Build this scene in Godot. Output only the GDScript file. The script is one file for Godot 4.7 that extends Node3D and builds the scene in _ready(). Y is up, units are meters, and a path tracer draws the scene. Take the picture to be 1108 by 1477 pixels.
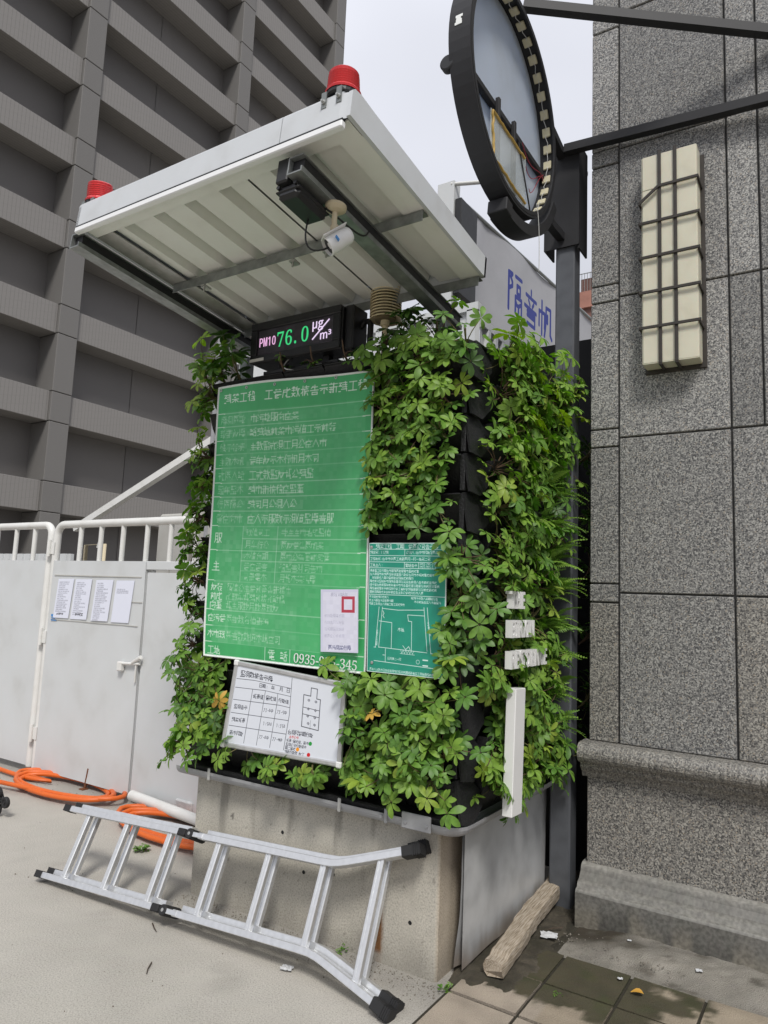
extends Node3D
# A planted site notice wall on a concrete block, beside a granite wall; grey office tower behind.

var rng := RandomNumberGenerator.new()
var ofs := Vector3.ZERO          # base of the thing being built; shapes are given in world coordinates
var used := {}
var M := {}

# ---------------------------------------------------------------- naming
func numbered(n: String) -> String:
	if not used.has(n):
		used[n] = 0
		return n
	used[n] += 1
	return "%s_%03d" % [n, used[n]]

func tag(o: Node, label: String, category: String, group := "", kind := "") -> void:
	if label: o.set_meta("label", label)
	if category: o.set_meta("category", category)
	if group: o.set_meta("group", group)
	if kind: o.set_meta("kind", kind)

func thing(called: String, label: String, category: String, at: Vector3, group := "") -> Node3D:
	var o := Node3D.new()
	o.name = numbered(called)
	add_child(o)
	o.position = at
	ofs = at
	tag(o, label, category, group)
	return o

func struct(called: String, at := Vector3.ZERO) -> Node3D:
	var o := Node3D.new()
	o.name = numbered(called)
	add_child(o)
	o.position = at
	ofs = at
	o.set_meta("kind", "structure")
	return o

func part(called: String, mesh: Mesh, m: Material, parent: Node, at := Vector3.ZERO, b := Basis.IDENTITY) -> MeshInstance3D:
	var o := MeshInstance3D.new()
	o.name = numbered(called) if parent == self else called
	o.mesh = mesh
	if m: o.material_override = m
	o.transform = Transform3D(b, at)
	parent.add_child(o, true)
	return o

func build(called: String, s: SurfaceTool, m: Material, parent: Node, at := Vector3.ZERO, b := Basis.IDENTITY) -> MeshInstance3D:
	s.generate_normals()
	return part(called, s.commit(), m, parent, at, b)

func single(called: String, s: SurfaceTool, m: Material, label: String, category: String, at: Vector3, group := "") -> MeshInstance3D:
	var o := build(called, s, m, self, at)
	tag(o, label, category, group)
	return o

# ---------------------------------------------------------------- shapes
func st() -> SurfaceTool:
	var s := SurfaceTool.new()
	s.begin(Mesh.PRIMITIVE_TRIANGLES)
	return s

func poly(s: SurfaceTool, p: Array, inside: Vector3, smooth := -1) -> void:
	s.set_smooth_group(smooth)
	var c := Vector3.ZERO
	for v in p: c += v
	c /= p.size()
	var n := Vector3.ZERO
	for i in p.size(): n += (p[i] - c).cross(p[(i + 1) % p.size()] - c)
	var flip: bool = n.dot(c - inside) > 0.0
	for i in range(1, p.size() - 1):
		var t := [p[0], p[i], p[i + 1]]
		if flip: t = [p[0], p[i + 1], p[i]]
		for v in t: s.add_vertex(v - ofs)

func box(s: SurfaceTool, c: Vector3, size: Vector3, b := Basis.IDENTITY, bev := 0.0) -> void:
	var h := size * 0.5
	var e: float = min(bev, min(h.x, min(h.y, h.z)) * 0.9)
	if e <= 0.0:
		for a in 3:
			for sg in [-1.0, 1.0]:
				var q := []
				for k in [[-1, -1], [1, -1], [1, 1], [-1, 1]]:
					var v := Vector3.ZERO
					v[a] = sg * h[a]
					v[(a + 1) % 3] = k[0] * h[(a + 1) % 3]
					v[(a + 2) % 3] = k[1] * h[(a + 2) % 3]
					q.append(c + b * v)
				poly(s, q, c)
		return
	var V := func(a: int, sx: Vector3) -> Vector3:
		var v := Vector3(sx.x * (h.x - e), sx.y * (h.y - e), sx.z * (h.z - e))
		v[a] = sx[a] * h[a]
		return c + b * v
	for a in 3:
		var u := (a + 1) % 3
		var w := (a + 2) % 3
		for sg in [-1.0, 1.0]:
			var q := []
			for k in [[-1, -1], [1, -1], [1, 1], [-1, 1]]:
				var d := Vector3.ZERO
				d[a] = sg; d[u] = k[0]; d[w] = k[1]
				q.append(V.call(a, d))
			poly(s, q, c)
		for s1 in [-1.0, 1.0]:
			for s2 in [-1.0, 1.0]:
				var d1 := Vector3.ZERO
				d1[u] = s1; d1[w] = s2; d1[a] = -1.0
				var d2 := d1
				d2[a] = 1.0
				poly(s, [V.call(u, d1), V.call(u, d2), V.call(w, d2), V.call(w, d1)], c)
	for i in 8:
		var d := Vector3(1.0 if i & 1 else -1.0, 1.0 if i & 2 else -1.0, 1.0 if i & 4 else -1.0)
		poly(s, [V.call(0, d), V.call(1, d), V.call(2, d)], c)

func span(s: SurfaceTool, a: Vector3, b: Vector3, bev := 0.0) -> void:
	box(s, (a + b) * 0.5, (b - a).abs(), Basis.IDENTITY, bev)

func bx(size: Vector3, bev := 0.0) -> Mesh:
	var keep := ofs
	ofs = Vector3.ZERO
	var s := st()
	box(s, Vector3.ZERO, size, Basis.IDENTITY, bev)
	s.generate_normals()
	ofs = keep
	return s.commit()

# sweep a 2-D profile along a path; u = up-ish direction of profile y
func sweep(s: SurfaceTool, path: Array, prof: Array, up: Vector3, smooth := -1, closed := true, caps := true) -> void:
	var area := 0.0
	for i in prof.size(): area += prof[i].cross(prof[(i + 1) % prof.size()])
	if area < 0.0 and closed:
		prof = prof.duplicate()
		prof.reverse()
	var rings := []
	for i in path.size():
		var t: Vector3 = (path[min(i + 1, path.size() - 1)] - path[max(i - 1, 0)]).normalized()
		var side := t.cross(up).normalized()
		var v := side.cross(t).normalized()
		var k := 1.0
		if i > 0 and i < path.size() - 1:
			var t0: Vector3 = (path[i] - path[i - 1]).normalized()
			k = 1.0 / max(0.4, t.dot(t0))
		var r := []
		for q in prof: r.append(path[i] + side * q.x * k + v * q.y)
		rings.append(r)
	var n := prof.size()
	for i in range(path.size() - 1):
		for j in (n if closed else n - 1):
			var a: Vector3 = rings[i][j]
			var b: Vector3 = rings[i][(j + 1) % n]
			var d: Vector3 = rings[i + 1][(j + 1) % n]
			var e: Vector3 = rings[i + 1][j]
			# winding from the profile's own turn
			s.set_smooth_group(smooth)
			for v in [a, b, d, a, d, e]: s.add_vertex(v - ofs)
	if caps and closed:
		var idx := Geometry2D.triangulate_polygon(PackedVector2Array(prof))
		s.set_smooth_group(-1)
		for k in range(0, idx.size(), 3):
			for m in 3: s.add_vertex(rings[0][idx[k + m]] - ofs)
			for m in [0, 2, 1]: s.add_vertex(rings[-1][idx[k + m]] - ofs)

func circle(r: float, n: int) -> Array:
	var a := []
	for i in n: a.append(Vector2(cos(TAU * i / n), -sin(TAU * i / n)) * r)
	return a

func tube(s: SurfaceTool, path: Array, r: float, n := 10, taper := 1.0) -> void:
	# parallel transport
	var t: Vector3 = (path[1] - path[0]).normalized()
	var u := t.cross(Vector3.UP if abs(t.y) < 0.9 else Vector3.RIGHT).normalized()
	var rings := []
	for i in path.size():
		var tt: Vector3 = (path[min(i + 1, path.size() - 1)] - path[max(i - 1, 0)]).normalized()
		u = (u - tt * u.dot(tt)).normalized()
		var v := tt.cross(u)
		var rr: float = r * lerp(1.0, taper, float(i) / (path.size() - 1))
		var q := []
		for k in n: q.append(path[i] + (u * cos(TAU * k / n) + v * sin(TAU * k / n)) * rr)
		rings.append(q)
	s.set_smooth_group(1)
	for i in range(path.size() - 1):
		for k in n:
			var a: Vector3 = rings[i][k]
			var b: Vector3 = rings[i][(k + 1) % n]
			var d: Vector3 = rings[i + 1][(k + 1) % n]
			var e: Vector3 = rings[i + 1][k]
			for w in [a, d, b, a, e, d]: s.add_vertex(w - ofs)
	s.set_smooth_group(-1)
	for k in range(1, n - 1):
		for w in [rings[0][0], rings[0][k], rings[0][k + 1]]: s.add_vertex(w - ofs)
		for w in [rings[-1][0], rings[-1][k + 1], rings[-1][k]]: s.add_vertex(w - ofs)

# turn a profile of (radius, height) about an axis
func lathe(s: SurfaceTool, base: Vector3, axis: Vector3, prof: Array, n := 20, smooth := -1) -> void:
	var u := axis.cross(Vector3.UP if abs(axis.y) < 0.9 else Vector3.RIGHT).normalized()
	var v := axis.cross(u)
	for i in range(prof.size() - 1):
		for k in n:
			var q := []
			for m in [[i, k], [i, k + 1], [i + 1, k + 1], [i + 1, k]]:
				var p: Vector2 = prof[m[0]]
				q.append(base + axis * p.y + (u * cos(TAU * m[1] / n) + v * sin(TAU * m[1] / n)) * p.x)
			s.set_smooth_group(smooth if smooth < 0 else smooth + i)
			for w in [0, 2, 1, 0, 3, 2]: s.add_vertex(q[w] - ofs)

# part of a flat ring standing in the plane x = const (for the round sign)
func band(s: SurfaceTool, c: Vector3, r0: float, r1: float, x0: float, x1: float, a0: float, a1: float, n: int) -> void:
	for i in n:
		var q := []
		for k in 2:
			var a := lerpf(a0, a1, float(i + k) / n)
			var d := Vector3(0, sin(a), cos(a))
			for r in [r0, r1]:
				for x in [x0, x1]: q.append(Vector3(x, c.y, c.z) + d * r)
		# q: r0x0 r0x1 r1x0 r1x1 | same for next
		var m := Vector3.ZERO
		for w in q: m += w / 8.0
		poly(s, [q[0], q[1], q[5], q[4]], m, -1)
		poly(s, [q[2], q[3], q[7], q[6]], m, -1)
		poly(s, [q[0], q[2], q[6], q[4]], m)
		poly(s, [q[1], q[3], q[7], q[5]], m)
		if a1 - a0 < TAU - 0.01:
			if i == 0: poly(s, [q[0], q[1], q[3], q[2]], m)
			if i == n - 1: poly(s, [q[4], q[5], q[7], q[6]], m)

# grid over a rectangle o + a*i + b*j, pushed along n by height(), coloured by tone()
func sheet(s: SurfaceTool, o: Vector3, a: Vector3, b: Vector3, na: int, nb: int, tone = null, push = null) -> void:
	var nrm := a.cross(b).normalized()
	var P := []
	var C := []
	for j in nb + 1:
		for i in na + 1:
			var p := o + a * (float(i) / na) + b * (float(j) / nb)
			C.append(tone.call(p) if tone != null else Color.WHITE)
			P.append(p + (nrm * push.call(p) if push != null else Vector3.ZERO))
	s.set_smooth_group(0)
	for j in nb:
		for i in na:
			var k := j * (na + 1) + i
			for w in [k, k + na + 2, k + 1, k, k + na + 1, k + na + 2]:
				s.set_color(C[w])
				s.set_uv(Vector2(float(w % (na + 1)) / na, float(w / (na + 1)) / nb))
				s.add_vertex(P[w] - ofs)

# a printed face: corners top-left, top-right, bottom-right, bottom-left
func face(s: SurfaceTool, tl: Vector3, tr: Vector3, br: Vector3, bl: Vector3) -> void:
	s.set_smooth_group(-1)
	var v := [tl, tr, br, bl]
	var uv := [Vector2(0, 0), Vector2(1, 0), Vector2(1, 1), Vector2(0, 1)]
	for k in [0, 1, 2, 0, 2, 3]:
		s.set_uv(uv[k])
		s.add_vertex(v[k] - ofs)

func letters(called: String, text: String, font: String, height: float, depth: float, m: Material, parent: Node, at: Vector3, b := Basis.IDENTITY, bold := false) -> MeshInstance3D:
	var t := TextMesh.new()
	var f := SystemFont.new()
	f.font_names = PackedStringArray([font])
	if bold: f.font_weight = 700
	t.font = f
	t.text = text
	t.font_size = 64
	t.pixel_size = height / 46.0
	t.depth = depth
	t.curve_step = 2.0
	t.horizontal_alignment = HORIZONTAL_ALIGNMENT_LEFT
	return part(called, t, m, parent, at - ofs, b)

# ---------------------------------------------------------------- materials
func lin(r: float, g: float, b: float) -> Color:
	return Color(r, g, b).linear_to_srgb()

func noise(freq: float, oct := 4, type := FastNoiseLite.TYPE_SIMPLEX_SMOOTH, sd := 1) -> FastNoiseLite:
	var n := FastNoiseLite.new()
	n.noise_type = type
	n.frequency = freq
	n.seed = sd
	n.fractal_type = FastNoiseLite.FRACTAL_FBM if oct > 1 else FastNoiseLite.FRACTAL_NONE
	n.fractal_octaves = oct
	return n

func ntex(n: FastNoiseLite, size: int, ramp := []) -> NoiseTexture2D:
	var t := NoiseTexture2D.new()
	t.noise = n
	t.width = size
	t.height = size
	t.seamless = true
	t.seamless_blend_skirt = 0.15
	if ramp.size():
		var g := Gradient.new()
		var off := PackedFloat32Array()
		var col := PackedColorArray()
		for r in ramp:
			off.append(r[0]); col.append(r[1])
		g.offsets = off
		g.colors = col
		t.color_ramp = g
	return t

func mat(called: String, c: Color, rough: float, metal := 0.0) -> StandardMaterial3D:
	var m := StandardMaterial3D.new()
	m.resource_name = called
	m.albedo_color = c
	m.roughness = rough
	m.metallic = metal
	M[called] = m
	return m

func tri(m: StandardMaterial3D, scale: float, t: Texture2D = null, bump: Texture2D = null, cm := 0.0) -> StandardMaterial3D:
	m.uv1_triplanar = true
	m.uv1_world_triplanar = true
	m.uv1_scale = Vector3.ONE * scale
	if t: m.albedo_texture = t
	if bump:
		m.heightmap_enabled = true
		m.heightmap_texture = bump
		m.heightmap_scale = cm
	return m

func g1(v: float) -> Color:
	return Color(v, v, v)

func make_materials() -> void:
	var mottle := ntex(noise(0.012, 5, FastNoiseLite.TYPE_SIMPLEX_SMOOTH, 3), 512, [[0.0, g1(0.86)], [0.5, g1(0.95)], [1.0, g1(1.0)]])
	var grain := ntex(noise(0.22, 3, FastNoiseLite.TYPE_SIMPLEX_SMOOTH, 5), 512, [[0.0, g1(0.7)], [0.35, g1(0.89)], [0.6, g1(0.95)], [1.0, g1(1.0)]])
	var gb := ntex(noise(0.15, 4, FastNoiseLite.TYPE_SIMPLEX_SMOOTH, 6), 512)
	var soft := ntex(noise(0.02, 4, FastNoiseLite.TYPE_SIMPLEX_SMOOTH, 8), 512)
	var dirt := ntex(noise(0.008, 5, FastNoiseLite.TYPE_SIMPLEX_SMOOTH, 12), 512, [[0.0, Color(0.94, 0.935, 0.925)], [0.4, Color(0.98, 0.978, 0.973)], [1.0, Color.WHITE]])
	# ground and cast concrete: base colour in the vertex colours, grain in the texture
	for k in [["ground", 1.1, 0.14], ["cast", 0.9, 0.07], ["paver", 1.7, 0.3], ["mortar", 2.0, 0.6]]:
		var m := tri(mat(k[0], Color.WHITE, 0.92), k[1], grain, gb, k[2])
		m.vertex_color_use_as_albedo = true
	M.paver.roughness = 0.75
	# granite: black, grey, white and peach crystals
	var cell := noise(0.085, 1, FastNoiseLite.TYPE_CELLULAR, 21)
	cell.cellular_return_type = FastNoiseLite.RETURN_CELL_VALUE
	cell.cellular_jitter = 1.0
	var gran := ntex(cell, 1024)
	var gr := Gradient.new()
	gr.interpolation_mode = Gradient.GRADIENT_INTERPOLATE_CONSTANT
	gr.offsets = PackedFloat32Array([0.0, 0.2, 0.36, 0.52, 0.68, 0.82, 0.965])
	gr.colors = PackedColorArray([lin(0.075, 0.076, 0.077), lin(0.15, 0.15, 0.15), lin(0.235, 0.234, 0.225), lin(0.31, 0.308, 0.292), lin(0.195, 0.193, 0.187), lin(0.42, 0.416, 0.395), lin(0.35, 0.305, 0.255)])
	gran.color_ramp = gr
	gran.seamless_blend_skirt = 0.04
	for k in [["granite", 1.0], ["granite_light", 1.2], ["granite_dark", 0.82], ["granite_warm", 0.93]]:
		tri(mat(k[0], lin(k[1] * 0.9, k[1] * 0.9, k[1] * 0.89), 0.5), 2.1, gran)
	M.granite_warm.albedo_color = lin(0.9, 0.875, 0.825)
	mat("leaf_old", lin(0.5, 0.3, 0.05), 0.6)
	mat("granite_stained", Color.WHITE, 0.6)
	tri(M.granite_stained, 2.1, gran)
	M.granite_stained.vertex_color_use_as_albedo = true
	tri(mat("granite_plinth", Color.WHITE, 0.5), 1.3, ntex(noise(0.06, 5, FastNoiseLite.TYPE_SIMPLEX_SMOOTH, 23), 512, [[0.0, g1(0.68)], [0.45, g1(0.86)], [0.65, g1(0.93)], [1.0, g1(1.0)]]))
	M.granite_plinth.vertex_color_use_as_albedo = true
	tri(mat("pink_dark", lin(0.2, 0.1, 0.08), 0.6), 0.1)
	mat("tape", lin(0.56, 0.55, 0.5), 0.5)
	tri(mat("cabinet", lin(0.45, 0.44, 0.41), 0.5), 0.9, dirt)
	tri(mat("joint", lin(0.1, 0.1, 0.098), 0.9), 1.0)
	# office tower tiles
	var tile := ntex(noise(0.05, 5, FastNoiseLite.TYPE_SIMPLEX_SMOOTH, 17), 512, [[0.0, g1(0.86)], [0.5, g1(0.95)], [1.0, g1(1.0)]])
	var lines := Image.create(256, 256, false, Image.FORMAT_RGB8)
	for y in 256:
		for x in 256:
			var v := 0.93 + 0.07 * rng.randf()
			if x % 32 < 3: v *= 0.84
			if (y + (x / 32) * 7) % 64 < 2: v *= 0.93
			lines.set_pixel(x, y, g1(v))
	var lt := ImageTexture.create_from_image(lines)
	tri(mat("tower_rib", lin(0.25, 0.238, 0.226), 0.7), 1.05, lt)
	tri(mat("tower_panel", lin(0.16, 0.152, 0.147), 0.7), 1.3, tile)
	tri(mat("tower_panel_worn", lin(0.175, 0.165, 0.157), 0.7), 1.3, tile)
	tri(mat("tower_column", lin(0.19, 0.183, 0.175), 0.7), 1.3, tile)
	# paints, metals and plastics
	tri(mat("white_paint", lin(0.64, 0.66, 0.67), 0.42), 0.5, dirt)
	tri(mat("white_tube", lin(0.76, 0.76, 0.74), 0.35), 1.3, dirt)
	tri(mat("canopy_white", lin(0.6, 0.625, 0.65), 0.35), 0.9, dirt)
	tri(mat("roof_sheet", lin(0.82, 0.83, 0.79), 0.5), 0.9, dirt)
	tri(mat("galvanised", lin(0.36, 0.38, 0.37), 0.45, 0.55), 2.2, ntex(noise(0.03, 3, FastNoiseLite.TYPE_CELLULAR, 31), 256, [[0.0, g1(0.75)], [1.0, g1(1.0)]]))
	tri(mat("galvanised_light", lin(0.5, 0.5, 0.47), 0.35, 0.5), 2.2, mottle)
	tri(mat("frame_metal", lin(0.62, 0.62, 0.62), 0.4, 0.5), 2.0, mottle)
	mat("sensor_dark", lin(0.2, 0.16, 0.09), 0.7)
	mat("grit", lin(0.2, 0.18, 0.15), 0.95)
	for k in [["led_pink", Color(0.86, 0.66, 0.82)], ["led_green", Color(0.22, 0.76, 0.46)], ["led_white", Color(0.88, 0.8, 0.92)]]:
		var m := mat(k[0], k[1] * 0.2, 0.6)
		m.emission_enabled = true
		m.emission = k[1]
		m.emission_energy_multiplier = 0.72
	mat("clip", lin(0.42, 0.42, 0.41), 0.5)
	mat("strip", lin(0.82, 0.83, 0.83), 0.25)
	tri(mat("dark_steel", lin(0.035, 0.036, 0.038), 0.5, 0.3), 2.0, mottle)
	tri(mat("black_steel", lin(0.016, 0.016, 0.018), 0.6), 1.5, mottle)
	tri(mat("grey_post", lin(0.115, 0.122, 0.135), 0.5, 0.2), 1.3, mottle)
	mat("black_plastic", lin(0.012, 0.012, 0.013), 0.42)
	tri(mat("pocket", lin(0.013, 0.013, 0.014), 0.55), 6.0, mottle, soft, 0.2)
	tri(mat("gutter", lin(0.38, 0.385, 0.4), 0.4), 1.5, mottle)
	var brushed := noise(0.04, 3, FastNoiseLite.TYPE_SIMPLEX_SMOOTH, 41)
	tri(mat("aluminium", lin(0.8, 0.81, 0.82), 0.36, 0.75), 3.0, ntex(brushed, 256, [[0.0, g1(0.93)], [1.0, g1(1.0)]]))
	tri(mat("plate", lin(0.62, 0.63, 0.635), 0.42, 0.1), 0.8, mottle)
	M.plate.vertex_color_use_as_albedo = true
	mat("rubber", lin(0.015, 0.015, 0.016), 0.7)
	mat("red_plastic", lin(0.62, 0.02, 0.025), 0.25)
	M.red_plastic.clearcoat_enabled = true
	M.red_plastic.clearcoat = 0.5
	mat("bolt", lin(0.45, 0.45, 0.43), 0.4, 0.7)
	mat("rust", lin(0.16, 0.06, 0.025), 0.9)
	mat("cream_plastic", lin(0.6, 0.52, 0.36), 0.5)
	mat("sensor_cream", lin(0.74, 0.63, 0.4), 0.55)
	mat("white_plastic", lin(0.78, 0.78, 0.77), 0.3)
	mat("blue_mark", lin(0.05, 0.25, 0.6), 0.4)
	tri(mat("lamp_glass", lin(0.68, 0.65, 0.52), 0.3), 1.3, dirt)
	M.lamp_glass.subsurf_scatter_enabled = true
	M.lamp_glass.subsurf_scatter_strength = 0.1
	tri(mat("lamp_bronze", lin(0.055, 0.048, 0.042), 0.5, 0.3), 2.0, mottle)
	tri(mat("acrylic", lin(0.68, 0.74, 0.82), 0.3), 0.6, dirt)
	M.acrylic.backlight_enabled = true
	M.acrylic.backlight = Color(0.75, 0.8, 0.86)
	mat("led_module", lin(0.6, 0.55, 0.38), 0.5)
	mat("glue", lin(0.5, 0.33, 0.08), 0.5)
	var cl := mat("clear_sheet", Color(0.85, 0.88, 0.88, 0.35), 0.12)
	cl.transparency = BaseMaterial3D.TRANSPARENCY_ALPHA
	mat("wire_red", lin(0.3, 0.02, 0.04), 0.5)
	mat("wire_white", lin(0.6, 0.6, 0.58), 0.5)
	tri(mat("hose", lin(0.7, 0.13, 0.015), 0.45), 3.0, dirt)
	var wood := noise(0.02, 4, FastNoiseLite.TYPE_SIMPLEX_SMOOTH, 51)
	tri(mat("wood", lin(0.5, 0.445, 0.37), 0.85), 1.0, ntex(wood, 512, [[0.0, Color(0.45, 0.41, 0.37)], [0.35, Color(0.78, 0.75, 0.7)], [0.6, Color(0.92, 0.9, 0.88)], [1.0, Color.WHITE]]), ntex(noise(0.05, 4, FastNoiseLite.TYPE_SIMPLEX_SMOOTH, 52), 256), 0.2)
	M.wood.uv1_scale = Vector3(16, 16, 0.9)
	tri(mat("soil", Color.WHITE, 0.95), 3.0, grain, gb, 1.2)
	M.soil.vertex_color_use_as_albedo = true
	tri(mat("tarp", lin(0.36, 0.36, 0.37), 0.6), 0.4, dirt)
	mat("tarp_blue", lin(0.012, 0.035, 0.27), 0.6)
	tri(mat("pink_wall", lin(0.42, 0.2, 0.15), 0.8), 0.1, mottle)
	mat("black_sheet", lin(0.012, 0.012, 0.013), 0.8)
	mat("dark_gap", lin(0.01, 0.01, 0.01), 0.9)
	mat("paper", lin(0.55, 0.56, 0.57), 0.7)
	mat("ink", lin(0.03, 0.03, 0.05), 0.8)
	mat("print_white", lin(0.8, 0.82, 0.8), 0.5)
	mat("twig", lin(0.07, 0.05, 0.035), 0.9)
	mat("yellow_leaf", lin(0.5, 0.27, 0.04), 0.6)
	# leaves, from deep green to young yellow green
	var vein := ntex(noise(0.02, 3, FastNoiseLite.TYPE_SIMPLEX_SMOOTH, 61), 256, [[0.0, g1(0.7)], [0.6, g1(0.95)], [1.0, g1(1.0)]])
	var tones := [lin(0.058, 0.138, 0.02), lin(0.105, 0.24, 0.032), lin(0.172, 0.34, 0.045), lin(0.265, 0.45, 0.06), lin(0.385, 0.535, 0.075)]
	for k in tones.size():
		var m := tri(mat("leaf_%d" % k, tones[k], 0.5), 5.0, vein)
		m.backlight_enabled = true
		m.backlight = Color(tones[k].r, tones[k].g, tones[k].b * 0.6) * 1.15
	for k in 2:
		var m := mat("fern_%d" % k, [lin(0.11, 0.22, 0.028), lin(0.19, 0.33, 0.045)][k], 0.5)
		m.backlight_enabled = true
		m.backlight = Color(0.25, 0.4, 0.08)
	mat("stem", lin(0.15, 0.13, 0.05), 0.7)
	mat("bark", lin(0.12, 0.075, 0.045), 0.8)

# ---------------------------------------------------------------- printing
# strokes on a ten by ten grid: each word is a polyline of x y digit pairs
var G := {
	"隔": "1019 103021323314 5090 6282846462 595595997 6777 7779 6756 7796", "音": "5051 1292 3344 7364 0595 26868929 2 2787", "帆": "07034347 2029 515549 51818899 6365",
	"電": "1080 0302929 5054 2333 2434 6373 6474 2686288626 2787 555999", "話": "0121 0232 0434 0636074737 8051 4393 7275 5585895955", "服": "101709 10404939 1343 1646 6069 609094 6485 8559 6599",
	"主": "4152 2383 2686 0999 5359", "如": "201618 3248 0343 3309 53835893", "前": "2132 7162 0292 14194424 1446 1646 6367 838979", "向": "5031 02090292 9289 353775",
	"空": "5051 0313191 1292 3214 6274 2676 5659 1999", "污": "1122 0415 0817 4181 3494 535696896", "管": "2141 6181 1424 0393 26762826 2696 29692", "發": "1131 3013 6191 3444 5484 1636 2639 6676 6889 8659", "成": "1292 1209 1444 4748 5059 598999 8163", "臺": "1090 3059 2272 2484 0696 2888 5659 1999",
	"本": "1292 5059 4207 5297", "市": "5051 0292 16131 13838987 5259", "環": "0141 0444 0848 2128 5191 5393 5585 8759 7499", "工": "1191 5159 0999", "地": "0333 2028 0837 4349 489997 6067 43848665", "新": "2021 0141 0444 0646 2429 0829 5191 5159 5494 8489 5049", "建": "0131 31133404 0929 4191 4393 4595 3797 7099", "築": "2141 6181 1232 5292 3454 0696 5659 4709 6799", "程": "3011 0343 2129 2405 6081 608183 6063 5595 5797 4999 7599",
	"監": "1050 1014 1454 3034 6091 7283 2686 2629 5659 8689 0999", "測": "1122 0415 0817 3070 3036 7076 3373 3676 4739 6779 808 9099", "數": "0151 1030 0343 2024 0646 3609 1749 6053 6292 8269 6399", "據": "0343 2029 0725 4191 6062 4348 5383 4595 6549 7789", "告": "3113 2282 5055 0595 2787 27298987", "示": "2181 0494 545958 3516 7596", "牌": "101609 1343 3034 1696 4080 4084 4482 8279 4797 6769",
	"日": "1080 10198980 1585", "期": "0151 1017 4047 1343 1545 0757 2808 4858 60699 60909989 6393 6696", "年": "3013 1292 1585 15171 0797 5259", "月": "202709 20808979 2383 2686", "背": "3034 6064 0343 60903 2528 25758979 2777", "景": "2080 2084 2282 2484 0595 2787 5759 2729", "值": "2005 1319 4191 6062 4383 43478783 4585 3899", "警": "1141 2040 0333 6091 8254 1595 2686 2787 28298988", "戒": "0292 1515 0545 3429 1417 5069 69998 8163", "行": "3013 3305 2529 4191 4494 747969", "動": "0151 0343 2028 0646 0848 5393 6059 935989",
	"區": "1090 10199 3171 31337331 2545 2547 6585 65878", "公": "4015 6095 4518 186878", "司": "1181 818979 2464 36663836", "人": "5009 5299", "台": "4014 147483 2686 26298986", "中": "1282 12168682 5059", "段": "1019 1040 1343 1646 6065 6090 9094 6797 6699", "號": "1040 1444 0545 2649 6090 5393 5359 7599", "名": "4013 308059 4585 4549 49898", "業": "3053 6053 1393 2484 0696 5659 4709 6799",
	"0": "302427475656302", "1": "2141 4149", "2": "214151522919", "3": "2151345749298", "9": "622224462562694", "5": "6121246667492", ":": "4344 4748", "-": "3565", "一": "0595", "二": "2282 0898", "、": "2739", "。": "2738",
}

func ink_line(im: Image, a: Vector2, b: Vector2, w: float, c: Color) -> void:
	var r := w * 0.5 + 1.0
	var x0: int = max(0, int(floor(min(a.x, b.x) - r)))
	var x1: int = min(im.get_width() - 1, int(ceil(max(a.x, b.x) + r)))
	var y0: int = max(0, int(floor(min(a.y, b.y) - r)))
	var y1: int = min(im.get_height() - 1, int(ceil(max(a.y, b.y) + r)))
	var d := b - a
	var l2: float = max(d.length_squared(), 0.0001)
	for y in range(y0, y1 + 1):
		for x in range(x0, x1 + 1):
			var p := Vector2(x + 0.5, y + 0.5)
			var t := clampf((p - a).dot(d) / l2, 0.0, 1.0)
			var k := clampf(w * 0.5 + 0.5 - p.distance_to(a + d * t), 0.0, 1.0) * c.a
			if k > 0.0:
				var o := im.get_pixel(x, y)
				im.set_pixel(x, y, o.lerp(Color(c.r, c.g, c.b), k))

func ink_text(im: Image, text: String, at: Vector2, size: float, c: Color, w := 0.0, gap := 1.12) -> void:
	var x := at.x
	for ch in text:
		if ch == " ":
			x += size * 0.5
			continue
		if G.has(ch):
			for stroke in G[ch].split(" "):
				for k in range(0, stroke.length() - 3, 2):
					var p := Vector2(stroke[k].to_int(), stroke[k + 1].to_int()) / 9.0 * size
					var q := Vector2(stroke[k + 2].to_int(), stroke[k + 3].to_int()) / 9.0 * size
					ink_line(im, Vector2(x, at.y) + p, Vector2(x, at.y) + q, w if w > 0.0 else max(1.0, size * 0.09), c)
		x += size * (0.68 if ch in "0123459:-" else gap)

func ink_row(im: Image, at: Vector2, n: int, size: float, c: Color, w := 0.0) -> void:
	var keys := G.keys()
	var t := ""
	for k in n: t += keys[rng.randi() % 48]
	ink_text(im, t, at, size, c, w)

func printed(im: Image, called: String, rough := 0.5) -> StandardMaterial3D:
	var m := mat(called, Color.WHITE, rough)
	m.albedo_texture = ImageTexture.create_from_image(im)
	m.texture_repeat = false
	return m

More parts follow.
